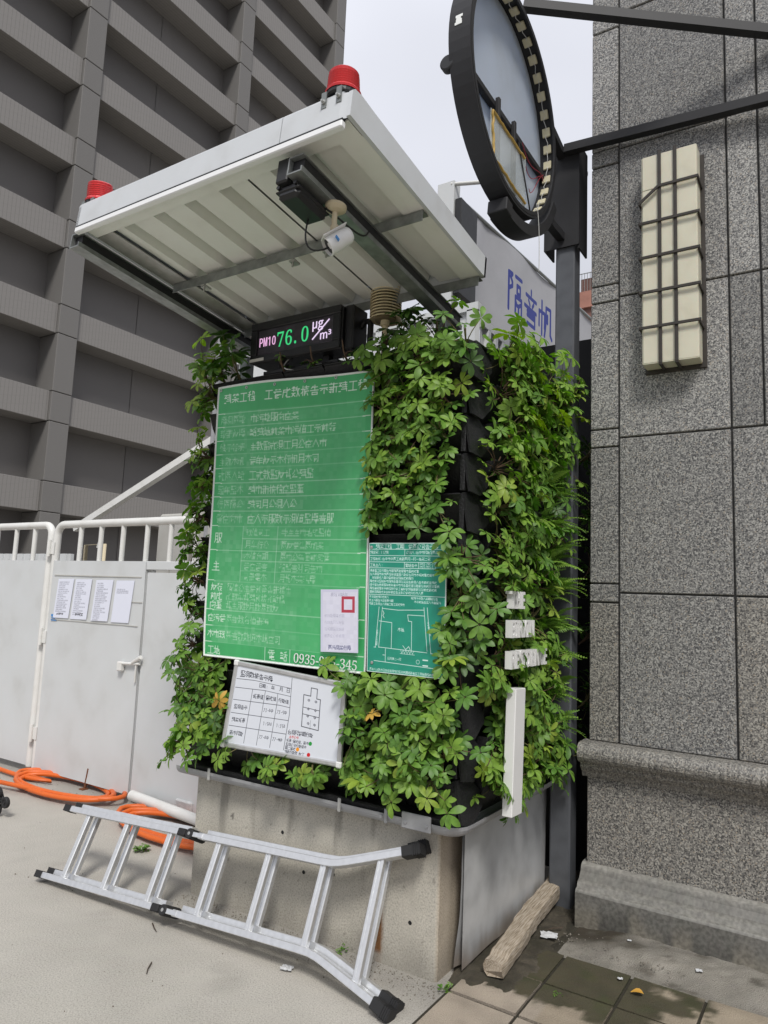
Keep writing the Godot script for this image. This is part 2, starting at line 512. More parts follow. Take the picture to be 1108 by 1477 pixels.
# ================================================================ scene
func _ready() -> void:
	rng.seed = 20240
	var cam := Camera3D.new()
	cam.name = "camera"
	add_child(cam)
	cam.transform = Transform3D(Basis(Vector3(0.84171, 0.04018, -0.53843), Vector3(0.0321, 0.99174, 0.1242), Vector3(0.53897, -0.12183, 0.83347)).orthonormalized(), Vector3(0, 1.55, 0))
	cam.fov = 71.55
	cam.near = 0.05
	cam.far = 400.0
	cam.current = true
	var we := WorldEnvironment.new()
	we.name = "environment"
	var env := Environment.new()
	env.background_mode = Environment.BG_SKY
	env.tonemap_mode = Environment.TONE_MAPPER_LINEAR
	env.tonemap_exposure = 1.65
	env.sdfgi_enabled = true
	env.ssao_enabled = true
	env.ssil_enabled = true
	var sky := Sky.new()
	var pan := PanoramaSkyMaterial.new()
	pan.panorama = overcast()
	sky.sky_material = pan
	env.sky = sky
	we.environment = env
	add_child(we)
	var sun := DirectionalLight3D.new()
	sun.name = "sun"
	add_child(sun)
	sun.light_energy = 0.5
	sun.light_color = Color(1.0, 0.985, 0.96)
	sun.light_angular_distance = 13.0
	sun.shadow_enabled = true
	sun.look_at_from_position(Vector3(3.2, 6.5, 4.2), Vector3.ZERO)
	make_materials()
	ground()
	tower()
	granite_wall()
	back_walls()
	fence()
	block_and_planter()
	canopy()
	sign_post()
	notices()
	display_and_sensor()
	plants()
	ladder()
	wall_lamp()
	small_things()

func overcast() -> ImageTexture:
	# an even overcast: brighter overhead, faint soft cloud
	var n := noise(1.3, 4, FastNoiseLite.TYPE_SIMPLEX_SMOOTH, 77)
	var im := Image.create(512, 256, false, Image.FORMAT_RGBF)
	for y in 256:
		var el := (0.5 - (y + 0.5) / 256.0) * PI
		for x in 512:
			var az := TAU * (x + 0.5) / 512.0
			var d := Vector3(cos(az) * cos(el), sin(el), sin(az) * cos(el))
			var k: float = 0.25 + 0.4 * maxf(0.0, d.y)
			if d.y < 0.0: k = lerpf(0.27, 0.15, clampf(-d.y * 6.0, 0.0, 1.0))
			k *= 1.0 + 0.17 * n.get_noise_3d(d.x, d.y * 2.2, d.z)
			im.set_pixel(x, y, Color(k * 0.965, k * 0.99, k * 1.09))
	return ImageTexture.create_from_image(im)

# ---------------------------------------------------------------- ground
var wet_noise: FastNoiseLite
var big_noise: FastNoiseLite

func wetness(p: Vector3) -> float:
	# damp, mossy corner between the timber and the granite
	var d := Vector2((p.x + 0.98) / 0.5, (p.z + 3.2) / 0.36).length()
	var v := 1.15 - d + 0.5 * wet_noise.get_noise_2d(p.x * 3.0, p.z * 3.0) + 0.25 * wet_noise.get_noise_2d(p.x * 11.0, p.z * 11.0)
	if p.z < -3.42: v += 0.35
	return smoothstep(0.12, 0.3, v)

func ground_tone(p: Vector3) -> Color:
	var v := 0.5 + 0.05 * big_noise.get_noise_2d(p.x, p.z) + 0.025 * big_noise.get_noise_2d(p.x * 5.0, p.z * 5.0) + 0.018 * wet_noise.get_noise_2d(p.x * 9.0, p.z * 9.0)
	# dust and damp along the foot of the block and the fence
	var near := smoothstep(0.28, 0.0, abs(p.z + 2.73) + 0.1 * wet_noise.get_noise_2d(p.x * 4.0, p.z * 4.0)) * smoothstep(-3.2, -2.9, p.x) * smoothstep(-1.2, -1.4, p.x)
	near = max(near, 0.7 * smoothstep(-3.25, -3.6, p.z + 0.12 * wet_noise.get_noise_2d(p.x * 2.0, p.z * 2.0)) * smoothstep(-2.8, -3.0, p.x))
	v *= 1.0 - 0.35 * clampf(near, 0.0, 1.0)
	var spot := wet_noise.get_noise_2d(p.x * 2.1 + 40.0, p.z * 2.1)
	if spot > 0.42: v *= 1.0 - 0.5 * (spot - 0.42)
	return Color(v, v * 0.946, v * 0.845)

func paver_tone(p: Vector3) -> Color:
	var w := wetness(p)
	var k := 0.9 + 0.25 * big_noise.get_noise_2d(p.x * 6.0 + 9.0, p.z * 6.0) + 0.12 * wet_noise.get_noise_2d(p.x * 8.0, p.z * 8.0)
	var dry := Color(0.4, 0.335, 0.25) * k
	if p.x < -1.02 and p.z > -2.95: dry = Color(0.44, 0.375, 0.3) * k
	var moss := smoothstep(0.0, 0.5, wet_noise.get_noise_2d(p.x * 5.0 - 20.0, p.z * 5.0)) * 0.6
	var damp := Color(0.085, 0.075, 0.043).lerp(Color(0.06, 0.068, 0.025), moss) * k
	return dry.lerp(damp, w)

func ground() -> void:
	wet_noise = noise(1.0, 4, FastNoiseLite.TYPE_SIMPLEX_SMOOTH, 91)
	big_noise = noise(0.7, 4, FastNoiseLite.TYPE_SIMPLEX_SMOOTH, 92)
	var g := struct("ground")
	var s := st()
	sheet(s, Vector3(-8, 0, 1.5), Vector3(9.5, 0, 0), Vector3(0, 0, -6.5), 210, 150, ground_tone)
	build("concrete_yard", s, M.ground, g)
	s = st()
	sheet(s, Vector3(-90, -0.012, 60), Vector3(150, 0, 0), Vector3(0, 0, -190), 30, 30, func(_p): return Color(0.33, 0.31, 0.27))
	build("outer_yard", s, M.ground, g)
	# paving: separate slabs on a bed of dirt
	var pv := struct("pavement")
	s = st()
	sheet(s, Vector3(-1.385, 0.004, 0.3), Vector3(2.6, 0, 0), Vector3(0, 0, -4.0), 2, 2, func(_p): return Color(0.07, 0.06, 0.042))
	build("bedding", s, M.soil, pv)
	var row := 0
	var z := -3.315
	while z < 0.2:
		var x := -1.372
		var k := 0
		var zz := z + 0.283
		while x < 1.1:
			var x1 := x + 0.283
			if true:
				var y := 0.012 + rng.randf_range(-0.002, 0.003)
				var tilt := rng.randf_range(-0.003, 0.003)
				s = st()
				var a := Vector3(x + 0.004, y, zz - 0.004)
				sheet(s, a, Vector3(x1 - x - 0.008, tilt, 0), Vector3(0, 0, -(zz - z) + 0.008), 16 if z < -2.2 else 3, 16 if z < -2.2 else 3, paver_tone)
				var bm := Vector3((x + x1) / 2, 0, (z + zz) / 2)
				for e in [[a, Vector3(x1 - 0.004, y + tilt, zz - 0.004)], [Vector3(x1 - 0.004, y + tilt, zz - 0.004), Vector3(x1 - 0.004, y + tilt, z + 0.004)], [Vector3(x + 0.004, y, z + 0.004), a]]:
					s.set_color(paver_tone(e[0]) * 0.8)
					poly(s, [e[0], e[1], e[1] - Vector3(0, 0.015, 0), e[0] - Vector3(0, 0.015, 0)], bm)
				build("paving_slab", s, M.paver, pv)
			x = x1 + 0.006
			k += 1
		z = zz + 0.006
		row += 1
	# mortar haunch along the foot of the granite
	s = st()
	var mort := func(p: Vector3) -> Color:
		var v := 0.29 + 0.09 * big_noise.get_noise_2d(p.x * 7.0, p.z * 7.0) + 0.05 * wet_noise.get_noise_2d(p.x * 14.0, p.z * 14.0)
		var w := smoothstep(-0.72, -1.0, p.x + 0.25 * wet_noise.get_noise_2d(p.x * 6.0, p.z * 6.0)) * smoothstep(-3.4, -3.55, p.z)
		return Color(v, v * 0.93, v * 0.8).lerp(Color(0.06, 0.05, 0.033), max(w, 0.6 * smoothstep(0.25, 0.5, wet_noise.get_noise_2d(p.x * 4.0, p.z * 9.0))))
	var up := func(p: Vector3) -> float:
		var t := smoothstep(-3.34, -3.5, p.z + 0.04 * wet_noise.get_noise_2d(p.x * 5.0, 3.0))
		return t * 0.035 * smoothstep(-1.12, -0.9, p.x) + 0.008 * wet_noise.get_noise_2d(p.x * 12.0, p.z * 12.0) * t
	sheet(s, Vector3(-1.13, 0.006, -3.3), Vector3(2.4, 0, 0), Vector3(0, 0, -0.36), 110, 18, mort, up)
	build("mortar_strip", s, M.mortar, pv)
	# bare soil that has washed round the timber
	s = st()
	var earth := func(p: Vector3) -> Color:
		var v := 0.13 + 0.04 * big_noise.get_noise_2d(p.x * 9.0, p.z * 9.0) + 0.05 * wet_noise.get_noise_2d(p.x * 14.0, p.z * 14.0)
		return Color(v, v * 0.86, v * 0.62).lerp(Color(0.055, 0.05, 0.03), clampf(0.3 + 0.9 * wet_noise.get_noise_2d(p.x * 4.0, p.z * 4.0 + 7.0), 0.0, 1.0))
	var heap := func(p: Vector3) -> float:
		var m := smoothstep(0.24, 0.06, abs(p.x + 1.3) + 0.1 * wet_noise.get_noise_2d(p.x * 5.0, p.z * 5.0)) * smoothstep(-2.72, -2.9, p.z + 0.08 * wet_noise.get_noise_2d(p.x * 7.0, p.z * 3.0))
		return 0.028 * m + 0.008 * wet_noise.get_noise_2d(p.x * 16.0, p.z * 16.0) * m - 0.014
	sheet(s, Vector3(-1.6, 0.004, -2.7), Vector3(0.7, 0, 0), Vector3(0, 0, -1.7), 70, 120, earth, heap)
	var so := build("soil", s, M.soil, pv)
	so.set_meta("kind", "stuff")

# ---------------------------------------------------------------- the grey tower
func tower() -> void:
	var T := thing("office_tower", "dark grey tiled office tower with deep blank recesses, behind the white gate", "building", Vector3(-20.6, 0, -12.5))
	var y0 := 0.98
	var H := 2.765
	var floors := 13
	var cols := [0.22, -6.1, -12.44, -19.1, -25.2]
	var cw := 0.66
	var top := y0 + H * floors
	var s := st()
	span(s, Vector3(-34, -0.3, -25.52), Vector3(-21.02, top, 0.5))
	build("core", s, M.dark_gap, T)
	s = st()
	span(s, Vector3(-34, -0.3, -25.56), Vector3(-20.0, top, -25.53))
	build("end_wall", s, M.tower_panel, T)
	var seg_a := bx(Vector3(1.0, H * 0.665 - 0.02, cw), 0.015)
	var seg_b := bx(Vector3(1.0, H * 0.335 - 0.02, cw), 0.015)
	for ci in cols.size():
		for f in range(-1, floors):
			var yb := y0 + f * H
			part("column_block", seg_b, M.tower_column, T, Vector3(-20.5, yb + H * 0.1675, cols[ci]) - ofs)
			part("column_block", seg_a, M.tower_column, T, Vector3(-20.5, yb + H * 0.6675, cols[ci]) - ofs)
	for ci in range(cols.size() - 1):
		var za: float = cols[ci] - cw / 2
		var zb: float = cols[ci + 1] + cw / 2
		var zm := lerpf(za, zb, 0.47)
		for f in range(-1, floors):
			var yb := y0 + f * H
			for h in [[za, zm - 0.012], [zm + 0.012, zb]]:
				var w: float = h[0] - h[1]
				var zc: float = (h[0] + h[1]) / 2
				part("spandrel", bx(Vector3(0.86, H * 0.335, w - 0.004), 0.012), M.tower_rib, T, Vector3(-20.54, yb + H * 0.1675, zc) - ofs)
				part("recess_panel", bx(Vector3(0.06, H * 0.665 - 0.006, w - 0.004)), M.tower_panel if rng.randf() < 0.6 else M.tower_panel_worn, T, Vector3(-20.98, yb + H * 0.6675, zc) - ofs)

# ---------------------------------------------------------------- granite
func stain_tone(p: Vector3) -> Color:
	var v := 1.0 + 0.2 * wet_noise.get_noise_2d(p.x * 3.0 + p.z * 2.0, p.y * 6.0)
	v *= lerpf(0.62, 1.0, smoothstep(0.02, 0.22, p.y + 0.06 * wet_noise.get_noise_1d(p.x * 6.0)))
	return Color(v, v * 0.985, v * 0.95)

func plinth_tone(p: Vector3) -> Color:
	# dressed stone, dusty on its ledges, wet-stained near the ground
	var v := 0.2 + 0.05 * big_noise.get_noise_2d(p.x * 2.0, p.y * 8.0) + 0.03 * wet_noise.get_noise_2d(p.x * 9.0, p.y * 22.0)
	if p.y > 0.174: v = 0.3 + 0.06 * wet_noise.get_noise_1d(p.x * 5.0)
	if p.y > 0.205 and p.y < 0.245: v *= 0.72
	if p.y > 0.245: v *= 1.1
	var low := smoothstep(0.14, 0.03, p.y + 0.09 * wet_noise.get_noise_1d(p.x * 4.0))
	var c := Color(v, v * 0.97, v * 0.88)
	c = c.lerp(Color(0.3, 0.27, 0.21) if wet_noise.get_noise_1d(p.x * 3.0 + 50.0) > 0.0 else Color(0.07, 0.066, 0.055), low * 0.55)
	return c

func granite_wall() -> void:
	var W := thing("granite_wall", "grey speckled granite wall with dark joints and a rounded ledge, right of the planting", "wall", Vector3(0.4, 0, -3.9))
	var s := st()
	span(s, Vector3(-1.112, 0, -6.5), Vector3(2.4, 7.2, -3.8))
	build("backing", s, M.joint, W)
	var kinds := [M.granite, M.granite_light, M.granite, M.granite_dark]
	var slab := func(x0: float, x1: float, y0: float, y1: float, proud := 0.0) -> void:
		var q := st()
		span(q, Vector3(x0 + 0.0045, y0 + 0.0045, -3.83), Vector3(x1 - 0.0045, y1 - 0.0045, -3.78 + proud + rng.randf_range(-0.0015, 0.0015)), 0.004)
		build("granite_slab", q, kinds[rng.randi() % 4] if y1 > 1.7 else [M.granite, M.granite_warm][rng.randi() % 2], W)
	var courses := [0.87, 1.632, 2.453, 3.24, 4.11, 4.95, 5.8, 6.6, 7.2]
	var lo := [1.58, 2.409, 3.223, 4.03, 4.87, 5.72, 6.52]
	# narrow edge strip: tall slabs between short bands
	var y := 0.87
	for b in lo:
		slab.call(-1.13, -0.975, y, b)
		slab.call(-1.13, -0.975, b, b + 0.098, 0.002)
		y = b + 0.098
	for i in range(courses.size() - 1):
		slab.call(-0.975, -0.431, courses[i], courses[i + 1])
		if i >= 2:
			slab.call(-0.431, -0.287, courses[i], courses[i + 1])
			slab.call(-0.287, 0.26, courses[i], courses[i + 1])
		else:
			slab.call(-0.431, 0.26, courses[i], courses[i + 1])
		for k in 3: slab.call(0.26 + k * 0.7, 0.96 + k * 0.7, courses[i], courses[i + 1])
	# return face round the corner
	for i in range(courses.size() - 1):
		for k in 3:
			s = st()
			span(s, Vector3(-1.131, courses[i] + 0.006, -4.64 - k * 0.8), Vector3(-1.1, courses[i + 1] - 0.006, -3.835 - k * 0.8), 0.004)
			build("granite_slab", s, kinds[rng.randi() % 4], W)
	# dado below the ledge
	s = st()
	span(s, Vector3(-1.13, 0.27, -3.83), Vector3(-0.02, 0.7, -3.765), 0.004)
	build("dado_slab", s, M.granite_warm, W)
	s = st()
	span(s, Vector3(-0.012, 0.27, -3.83), Vector3(2.4, 0.7, -3.765), 0.004)
	build("dado_slab", s, M.granite_dark, W)
	s = st()
	span(s, Vector3(-1.131, 0.2, -6.5), Vector3(-1.1, 0.86, -3.835), 0.003)
	build("dado_slab", s, M.granite_dark, W)
	# rounded ledge with a small cove under it
	s = st()
	var prof := []
	for k in 9:
		var a := -PI / 2 + PI * k / 8
		prof.append(Vector2(-0.085 - cos(a) * 0.045, 0.822 + sin(a) * 0.05))
	prof.append_array([Vector2(0.02, 0.872), Vector2(0.02, 0.695), Vector2(-0.035, 0.695), Vector2(-0.045, 0.72), Vector2(-0.07, 0.745), Vector2(-0.075, 0.772)])
	var pr := []
	for q in prof: pr.append(Vector2(-q.x, q.y))
	sweep(s, [Vector3(-1.152, 0, -3.79), Vector3(2.4, 0, -3.79)], pr, Vector3.UP)
	build("ledge", s, M.granite_warm, W)
	# moulded plinth
	s = st()
	pr = []
	for q in [[-0.04, 0.0], [0.15, 0.0], [0.148, 0.165], [0.138, 0.176], [0.12, 0.18], [0.112, 0.2], [0.085, 0.212], [0.06, 0.24], [0.052, 0.265], [0.03, 0.276], [-0.04, 0.278]]: pr.append(Vector2(q[0], q[1]))
	for k in 170:
		var xa := lerpf(-1.15, 2.4, k / 170.0)
		var xb := lerpf(-1.15, 2.4, (k + 1) / 170.0)
		for i in range(pr.size() - 1):
			var n: int = 6 if i == 1 else 1
			for j in n:
				var pa: Vector2 = pr[i].lerp(pr[i + 1], float(j) / n)
				var pb: Vector2 = pr[i].lerp(pr[i + 1], float(j + 1) / n)
				var v := [Vector3(xa, pa.y, -3.79 + pa.x), Vector3(xb, pa.y, -3.79 + pa.x), Vector3(xb, pb.y, -3.79 + pb.x), Vector3(xa, pb.y, -3.79 + pb.x)]
				s.set_smooth_group(-1)
				for w in [0, 2, 1, 0, 3, 2]:
					s.set_color(plinth_tone(v[w]))
					s.add_vertex(v[w] - ofs)
	var cap := []
	for q in pr: cap.append(Vector3(-1.15, q.y, -3.79 + q.x))
	s.set_color(Color(0.2, 0.19, 0.165))
	poly(s, cap, Vector3(0, 0.1, -3.7))
	build("plinth", s, M.granite_plinth, W)

# ---------------------------------------------------------------- behind the planting
func back_walls() -> void:
	# profiled white sheet hoarding behind the box
	var wv := func(called: String, label: String, a: Vector3, b: Vector3, ya: float, yb: float, m: Material) -> void:
		var o := thing(called, label, "hoarding", Vector3((a.x + b.x) / 2, 0, (a.z + b.z) / 2))
		var dir := (b - a).normalized()
		var nrm := Vector3(-dir.z, 0, dir.x)
		var L := a.distance_to(b)
		var n := int(L / 0.19)
		var k := 0
		while k < n:
			var q := st()
			for j in 4:
				if k + j >= n: break
				var pts := []
				for e in [[0.0, 0.0], [0.45, 0.0], [0.55, 0.03], [0.9, 0.03], [1.0, 0.0]]:
					var t: float = (k + j + e[0]) / n
					pts.append([a.lerp(b, t) + nrm * e[1], lerpf(ya, yb, t)])
				for i in 4:
					var p0: Vector3 = pts[i][0]
					var p1: Vector3 = pts[i + 1][0]
					poly(q, [p0, p1, p1 + Vector3(0, pts[i + 1][1], 0), p0 + Vector3(0, pts[i][1], 0)], (p0 + p1) / 2 - nrm)
					poly(q, [p0 - nrm * 0.004, p1 - nrm * 0.004, p1 - nrm * 0.004 + Vector3(0, pts[i + 1][1], 0), p0 - nrm * 0.004 + Vector3(0, pts[i][1], 0)], (p0 + p1) / 2 + nrm)
			build("profiled_sheet", q, m, o)
			k += 4
		var c := st()
		sweep(c, [a + Vector3(0, ya + 0.02, 0), b + Vector3(0, yb + 0.02, 0)], [Vector2(-0.03, -0.03), Vector2(0.03, -0.03), Vector2(0.03, 0.03), Vector2(-0.03, 0.03)], Vector3.UP)
		build("top_rail", c, m, o)
	wv.call("sheet_hoarding", "white profiled sheet hoarding standing directly behind the planted box", Vector3(-4.64, 0, -4.6), Vector3(-2.2, 0, -4.6), 3.66, 3.72, M.white_paint)
	wv.call("sheet_hoarding", "pale profiled hoarding running back under the grey sound curtain", Vector3(-2.2, 0, -4.62), Vector3(-3.3, 0, -13.0), 3.6, 4.5, M.white_paint)
	# grey sound curtain with three blue characters
	var im := Image.create(2048, 504, false, Image.FORMAT_RGB8)
	im.fill(Color(0.635, 0.635, 0.65))
	for y in range(0, 504, 2):
		for x in range(0, 2048, 2):
			var v := 0.64 + 0.03 * big_noise.get_noise_2d(x * 0.005, y * 0.005) + 0.02 * rng.randf()
			im.fill_rect(Rect2i(x, y, 2, 2), Color(v, v, v * 1.02))
	var blue := Color(0.1, 0.17, 0.52)
	ink_text(im, "隔", Vector2(432, 140), 190, blue, 22.0)
	ink_text(im, "音", Vector2(672, 140), 190, blue, 22.0)
	ink_text(im, "帆", Vector2(912, 140), 190, blue, 22.0)
	var m := printed(im, "curtain_print", 0.6)
	var c := thing("sound_curtain", "grey sound insulation curtain with large blue lettering, above the hoarding", "tarpaulin", Vector3(-3.2, 4.4, -8.5))
	var s := st()
	var fold := func(p: Vector3) -> float:
		return 0.02 * sin(p.z * 3.1) + 0.1 * smoothstep(-6.95, -6.35, p.z) * sin((p.z * 9.0) + p.y * 2.0) * 0.4
	sheet(s, Vector3(-3.2, 5.69, -6.34), Vector3(0, -1.2, 0), Vector3(0, 0.41, -4.9), 20, 90, null, fold)
	# texture runs along z: swap the sheet's coordinates
	var arr := s.commit_to_arrays()
	var uv: PackedVector2Array = arr[Mesh.ARRAY_TEX_UV]
	for k in uv.size(): uv[k] = Vector2(uv[k].y, uv[k].x)
	arr[Mesh.ARRAY_TEX_UV] = uv
	var s2 := SurfaceTool.new()
	s2.create_from_arrays(arr)
	build("curtain", s2, m, c)
	s = st()
	tube(s, [Vector3(-3.2, 5.7, -6.3), Vector3(-3.2, 6.12, -11.3)], 0.02, 8)
	build("rail", s, M.galvanised, c)
	s = st()
	for k in 2: tube(s, [Vector3(-3.24, 0, -6.4 - k * 4.7), Vector3(-3.24, 5.72 + k * 0.4, -6.4 - k * 4.7)], 0.024, 8)
	build("support", s, M.galvanised, c)
	# scaffold end seen over the canopy
	var f := thing("scaffold_post", "white boxed scaffold post with a dark side, seen over the canopy's rear corner", "post", Vector3(-2.8, 0, -5.25))
	s = st()
	span(s, Vector3(-2.93, 0, -5.32), Vector3(-2.765, 5.25, -5.2), 0.004)
	build("post", s, M.white_paint, f)
	s = st()
	span(s, Vector3(-2.762, 4.2, -5.55), Vector3(-2.70, 5.08, -5.22), 0.004)
	build("side_plate", s, M.dark_steel, f)
	s = st()
	tube(s, [Vector3(-2.8, 5.22, -5.21), Vector3(-1.7, 5.2, -5.6)], 0.018, 8)
	build("cross_tube", s, M.white_tube, f)
	# dark screen closing the gap between post and granite
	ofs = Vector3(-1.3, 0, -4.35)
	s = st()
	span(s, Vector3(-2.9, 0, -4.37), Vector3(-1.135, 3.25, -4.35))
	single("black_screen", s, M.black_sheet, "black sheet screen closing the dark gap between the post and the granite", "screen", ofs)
	# pink block far away
	var p := thing("apartment_block", "distant pink apartment block seen between the dark pole and the granite", "building", Vector3(-16.5, 0, -66))
	s = st()
	for k in 11:
		span(s, Vector3(-19.06, k * 2.8, -72), Vector3(-13, k * 2.8 + 1.5, -60))
	build("wall", s, M.pink_wall, p)
	s = st()
	for k in 11: span(s, Vector3(-18.9, k * 2.8 + 1.5, -71.8), Vector3(-13.2, k * 2.8 + 2.8, -60.3))
	build("window_band", s, M.pink_dark, p)
	s = st()
	for k in 12: span(s, Vector3(-19.0 + k * 0.25, 29.5, -60.06), Vector3(-18.96 + k * 0.25, 31.2, -60.02))
	span(s, Vector3(-19.0, 31.15, -60.06), Vector3(-16.0, 31.22, -60.02))
	build("roof_railing", s, M.galvanised, p)
	s = st()
	span(s, Vector3(-18.3, 29.5, -64), Vector3(-17.0, 32.0, -61.5))
	build("roof_tank", s, M.galvanised, p)

# ---------------------------------------------------------------- fence
func fence() -> void:
	var Z := -3.62
	var sheet_top := 1.765
	var rail := 2.075
	var sec := func(called: String, label: String, cat: String, x0: float, x1: float, bars: Array, y_bot: float) -> Node3D:
		var o := thing(called, label, cat, Vector3((x0 + x1) / 2, 0, Z))
		var s := st()
		var p := [Vector3(x0 + 0.03, y_bot, Z)]
		for k in 7:
			var a := PI - (PI / 2) * k / 6
			p.append(Vector3(x0 + 0.03 + 0.09 + cos(a) * 0.09, rail - 0.09 + sin(a) * 0.09, Z))
		for k in 7:
			var a := PI / 2 - (PI / 2) * k / 6
			p.append(Vector3(x1 - 0.03 - 0.09 + cos(a) * 0.09, rail - 0.09 + sin(a) * 0.09, Z))
		p.append(Vector3(x1 - 0.03, y_bot, Z))
		tube(s, p, 0.032, 14)
		build("frame_tube", s, M.white_tube, o)
		for b in bars:
			s = st()
			tube(s, [Vector3(b, sheet_top - 0.03, Z), Vector3(b, rail, Z)], 0.02, 10)
			build("baluster", s, M.white_tube, o)
		return o
	var L: Node3D = sec.call("fence_section", "white steel fence section at the left edge, left of the hinged gate", "fence", -7.9, -5.735, [-7.55, -7.2, -6.9, -6.62, -6.31, -6.02], 0.05)
	var s := st()
	var dent := func(p: Vector3) -> float:
		return 0.004 * wet_noise.get_noise_2d(p.x * 1.2, p.y * 1.2)
	sheet(s, Vector3(-7.86, 0.06, Z + 0.026), Vector3(2.09, 0, 0), Vector3(0, sheet_top - 0.06, 0), 30, 24, null, dent)
	span(s, Vector3(-7.86, 0.06, Z + 0.005), Vector3(-5.77, sheet_top, Z + 0.02))
	build("steel_sheet", s, M.white_paint, L)
	var R: Node3D = sec.call("site_gate", "white steel gate with a rounded tube frame and taped notices", "gate", -5.71, -2.95, [-5.35, -5.08, -4.8, -4.51, -4.24, -3.964, -3.68, -3.4], 0.05)
	s = st()
	sheet(s, Vector3(-5.66, 0.05, Z + 0.028), Vector3(1.2, 0, 0), Vector3(0, sheet_top - 0.05, 0), 20, 24, null, dent)
	span(s, Vector3(-5.66, 0.05, Z + 0.005), Vector3(-4.46, sheet_top, Z + 0.022))
	build("steel_sheet", s, M.white_paint, R)
	s = st()
	sheet(s, Vector3(-4.435, 0.02, Z + 0.026), Vector3(1.45, 0, 0), Vector3(0, 1.66, 0), 24, 24, null, dent)
	span(s, Vector3(-4.435, 0.02, Z + 0.004), Vector3(-2.985, 1.68, Z + 0.02))
	var leaf := build("door_leaf", s, M.white_paint, R)
	s = st()
	span(s, Vector3(-4.458, 1.70, Z), Vector3(-2.98, sheet_top, Z + 0.03), 0.004)
	build("head_strip", s, M.white_paint, R)
	s = st()
	span(s, Vector3(-4.47, 0.02, Z - 0.03), Vector3(-4.415, 1.75, Z - 0.004))
	build("door_post", s, M.white_tube, R)
	for hy in [1.87, 1.12, 0.33]:
		s = st()
		lathe(s, Vector3(-5.722, hy - 0.07, Z + 0.045), Vector3.UP, [Vector2(0, 0), Vector2(0.016, 0), Vector2(0.016, 0.068), Vector2(0.014, 0.07), Vector2(0.016, 0.072), Vector2(0.016, 0.14), Vector2(0, 0.14)], 12)
		span(s, Vector3(-5.715, hy - 0.05, Z + 0.03), Vector3(-5.66, hy + 0.05, Z + 0.036))
		build("hinge", s, M.white_tube, R)
	s = st()
	tube(s, [Vector3(-4.64, 0.985, Z + 0.05), Vector3(-4.42, 1.0, Z + 0.05)], 0.011, 8)
	span(s, Vector3(-4.66, 0.93, Z + 0.03), Vector3(-4.61, 1.0, Z + 0.07), 0.006)
	tube(s, [Vector3(-4.5, 1.0, Z + 0.05), Vector3(-4.4, 1.05, Z + 0.06)], 0.016, 8)
	tube(s, [Vector3(-4.46, 1.0, Z + 0.05), Vector3(-4.47, 0.86, Z + 0.04)], 0.008, 6)
	build("latch", s, M.white_tube, leaf)
	s = st()
	for b in [[-5.62, 1.64, -4.5, 0.006], [-5.6, 1.27, -4.5, 0.004], [-4.72, 1.45, -4.47, 0.004]]:
		span(s, Vector3(b[0], b[1], Z + 0.03), Vector3(b[2], b[1] + b[3], Z + 0.0345))
	build("tape_residue", s, M.tape, R)
	# papers
	var names := ["leftmost printed notice taped on the white gate", "second notice from the left on the white gate, bold line near its foot", "third printed notice from the left on the white gate, filled with text", "rightmost notice on the white gate, nearly blank in a plastic sleeve"]
	var xs := [-5.555, -5.315, -5.045, -4.79]
	for i in 4:
		var im := Image.create(210, 300, false, Image.FORMAT_RGB8)
		im.fill(Color(0.89, 0.9, 0.95))
		var y := 22
		var rows := [17, 18, 20, 3][i] as int
		for k in rows:
			ink_row(im, Vector2(20, y if i < 3 else 60 + k * 12), rng.randi_range(7, 14), 9.5, Color(0.35, 0.35, 0.4, 0.55))
			y += 14
		if i == 1: ink_row(im, Vector2(60, 252), 4, 22, Color(0.1, 0.1, 0.13), 3.0)
		if i == 0: ink_row(im, Vector2(40, 262), 6, 14, Color(0.15, 0.15, 0.18), 2.0)
		var m := printed(im, "notice_print_%d" % i, 0.3)
		var at := Vector3(xs[i] + 0.11, 1.285, Z + 0.032)
		ofs = at
		s = st()
		var x0: float = xs[i]
		var lean := -0.03
		face(s, Vector3(x0, 1.612, Z + 0.0335), Vector3(x0 + 0.215, 1.616, Z + 0.0335), Vector3(x0 + 0.215 + lean, 1.29, Z + 0.036), Vector3(x0 + lean, 1.287, Z + 0.035))
		single("paper_notice", s, m, names[i], "notice", at, "notices taped to the white gate")
	ofs = Vector3(-5.57, 1.26, Z + 0.032)
	s = st()
	span(s, Vector3(-5.61, 1.262, Z + 0.0335), Vector3(-5.535, 1.272, Z + 0.0345))
	span(s, Vector3(-5.61, 1.28, Z + 0.0335), Vector3(-5.56, 1.287, Z + 0.0345))
	span(s, Vector3(-5.612, 1.295, Z + 0.0335), Vector3(-5.585, 1.315, Z + 0.0345))
	single("sticker", s, M.blue_mark, "small blue sticker on the gate below the leftmost notice", "sticker", ofs)
	# behind the fence
	var cab := func(x0: float, x1: float, y0: float, y1: float, z: float, label: String) -> void:
		var o := thing("storage_cabinet", label, "cabinet", Vector3((x0 + x1) / 2, 0, z - 0.3))
		var q := st()
		span(q, Vector3(x0, y0, z - 0.6), Vector3(x1, y1, z), 0.02)
		build("body", q, M.cabinet, o)
		q = st()
		span(q, Vector3(x0 + 0.02, y0 + 0.04, z + 0.001), Vector3((x0 + x1) / 2 - 0.006, y1 - 0.06, z + 0.014), 0.004)
		build("door", q, M.cabinet, o)
		q = st()
		span(q, Vector3((x0 + x1) / 2 + 0.006, y0 + 0.04, z + 0.001), Vector3(x1 - 0.02, y1 - 0.06, z + 0.014), 0.004)
		build("door", q, M.cabinet, o)
	cab.call(-5.46, -5.04, 0.0, 2.27, -4.5, "pale grey cabinet behind the gate rail, left one of two")
	cab.call(-4.96, -4.5, 0.0, 2.31, -4.5, "pale grey cabinet behind the gate rail, half hidden by leaves")
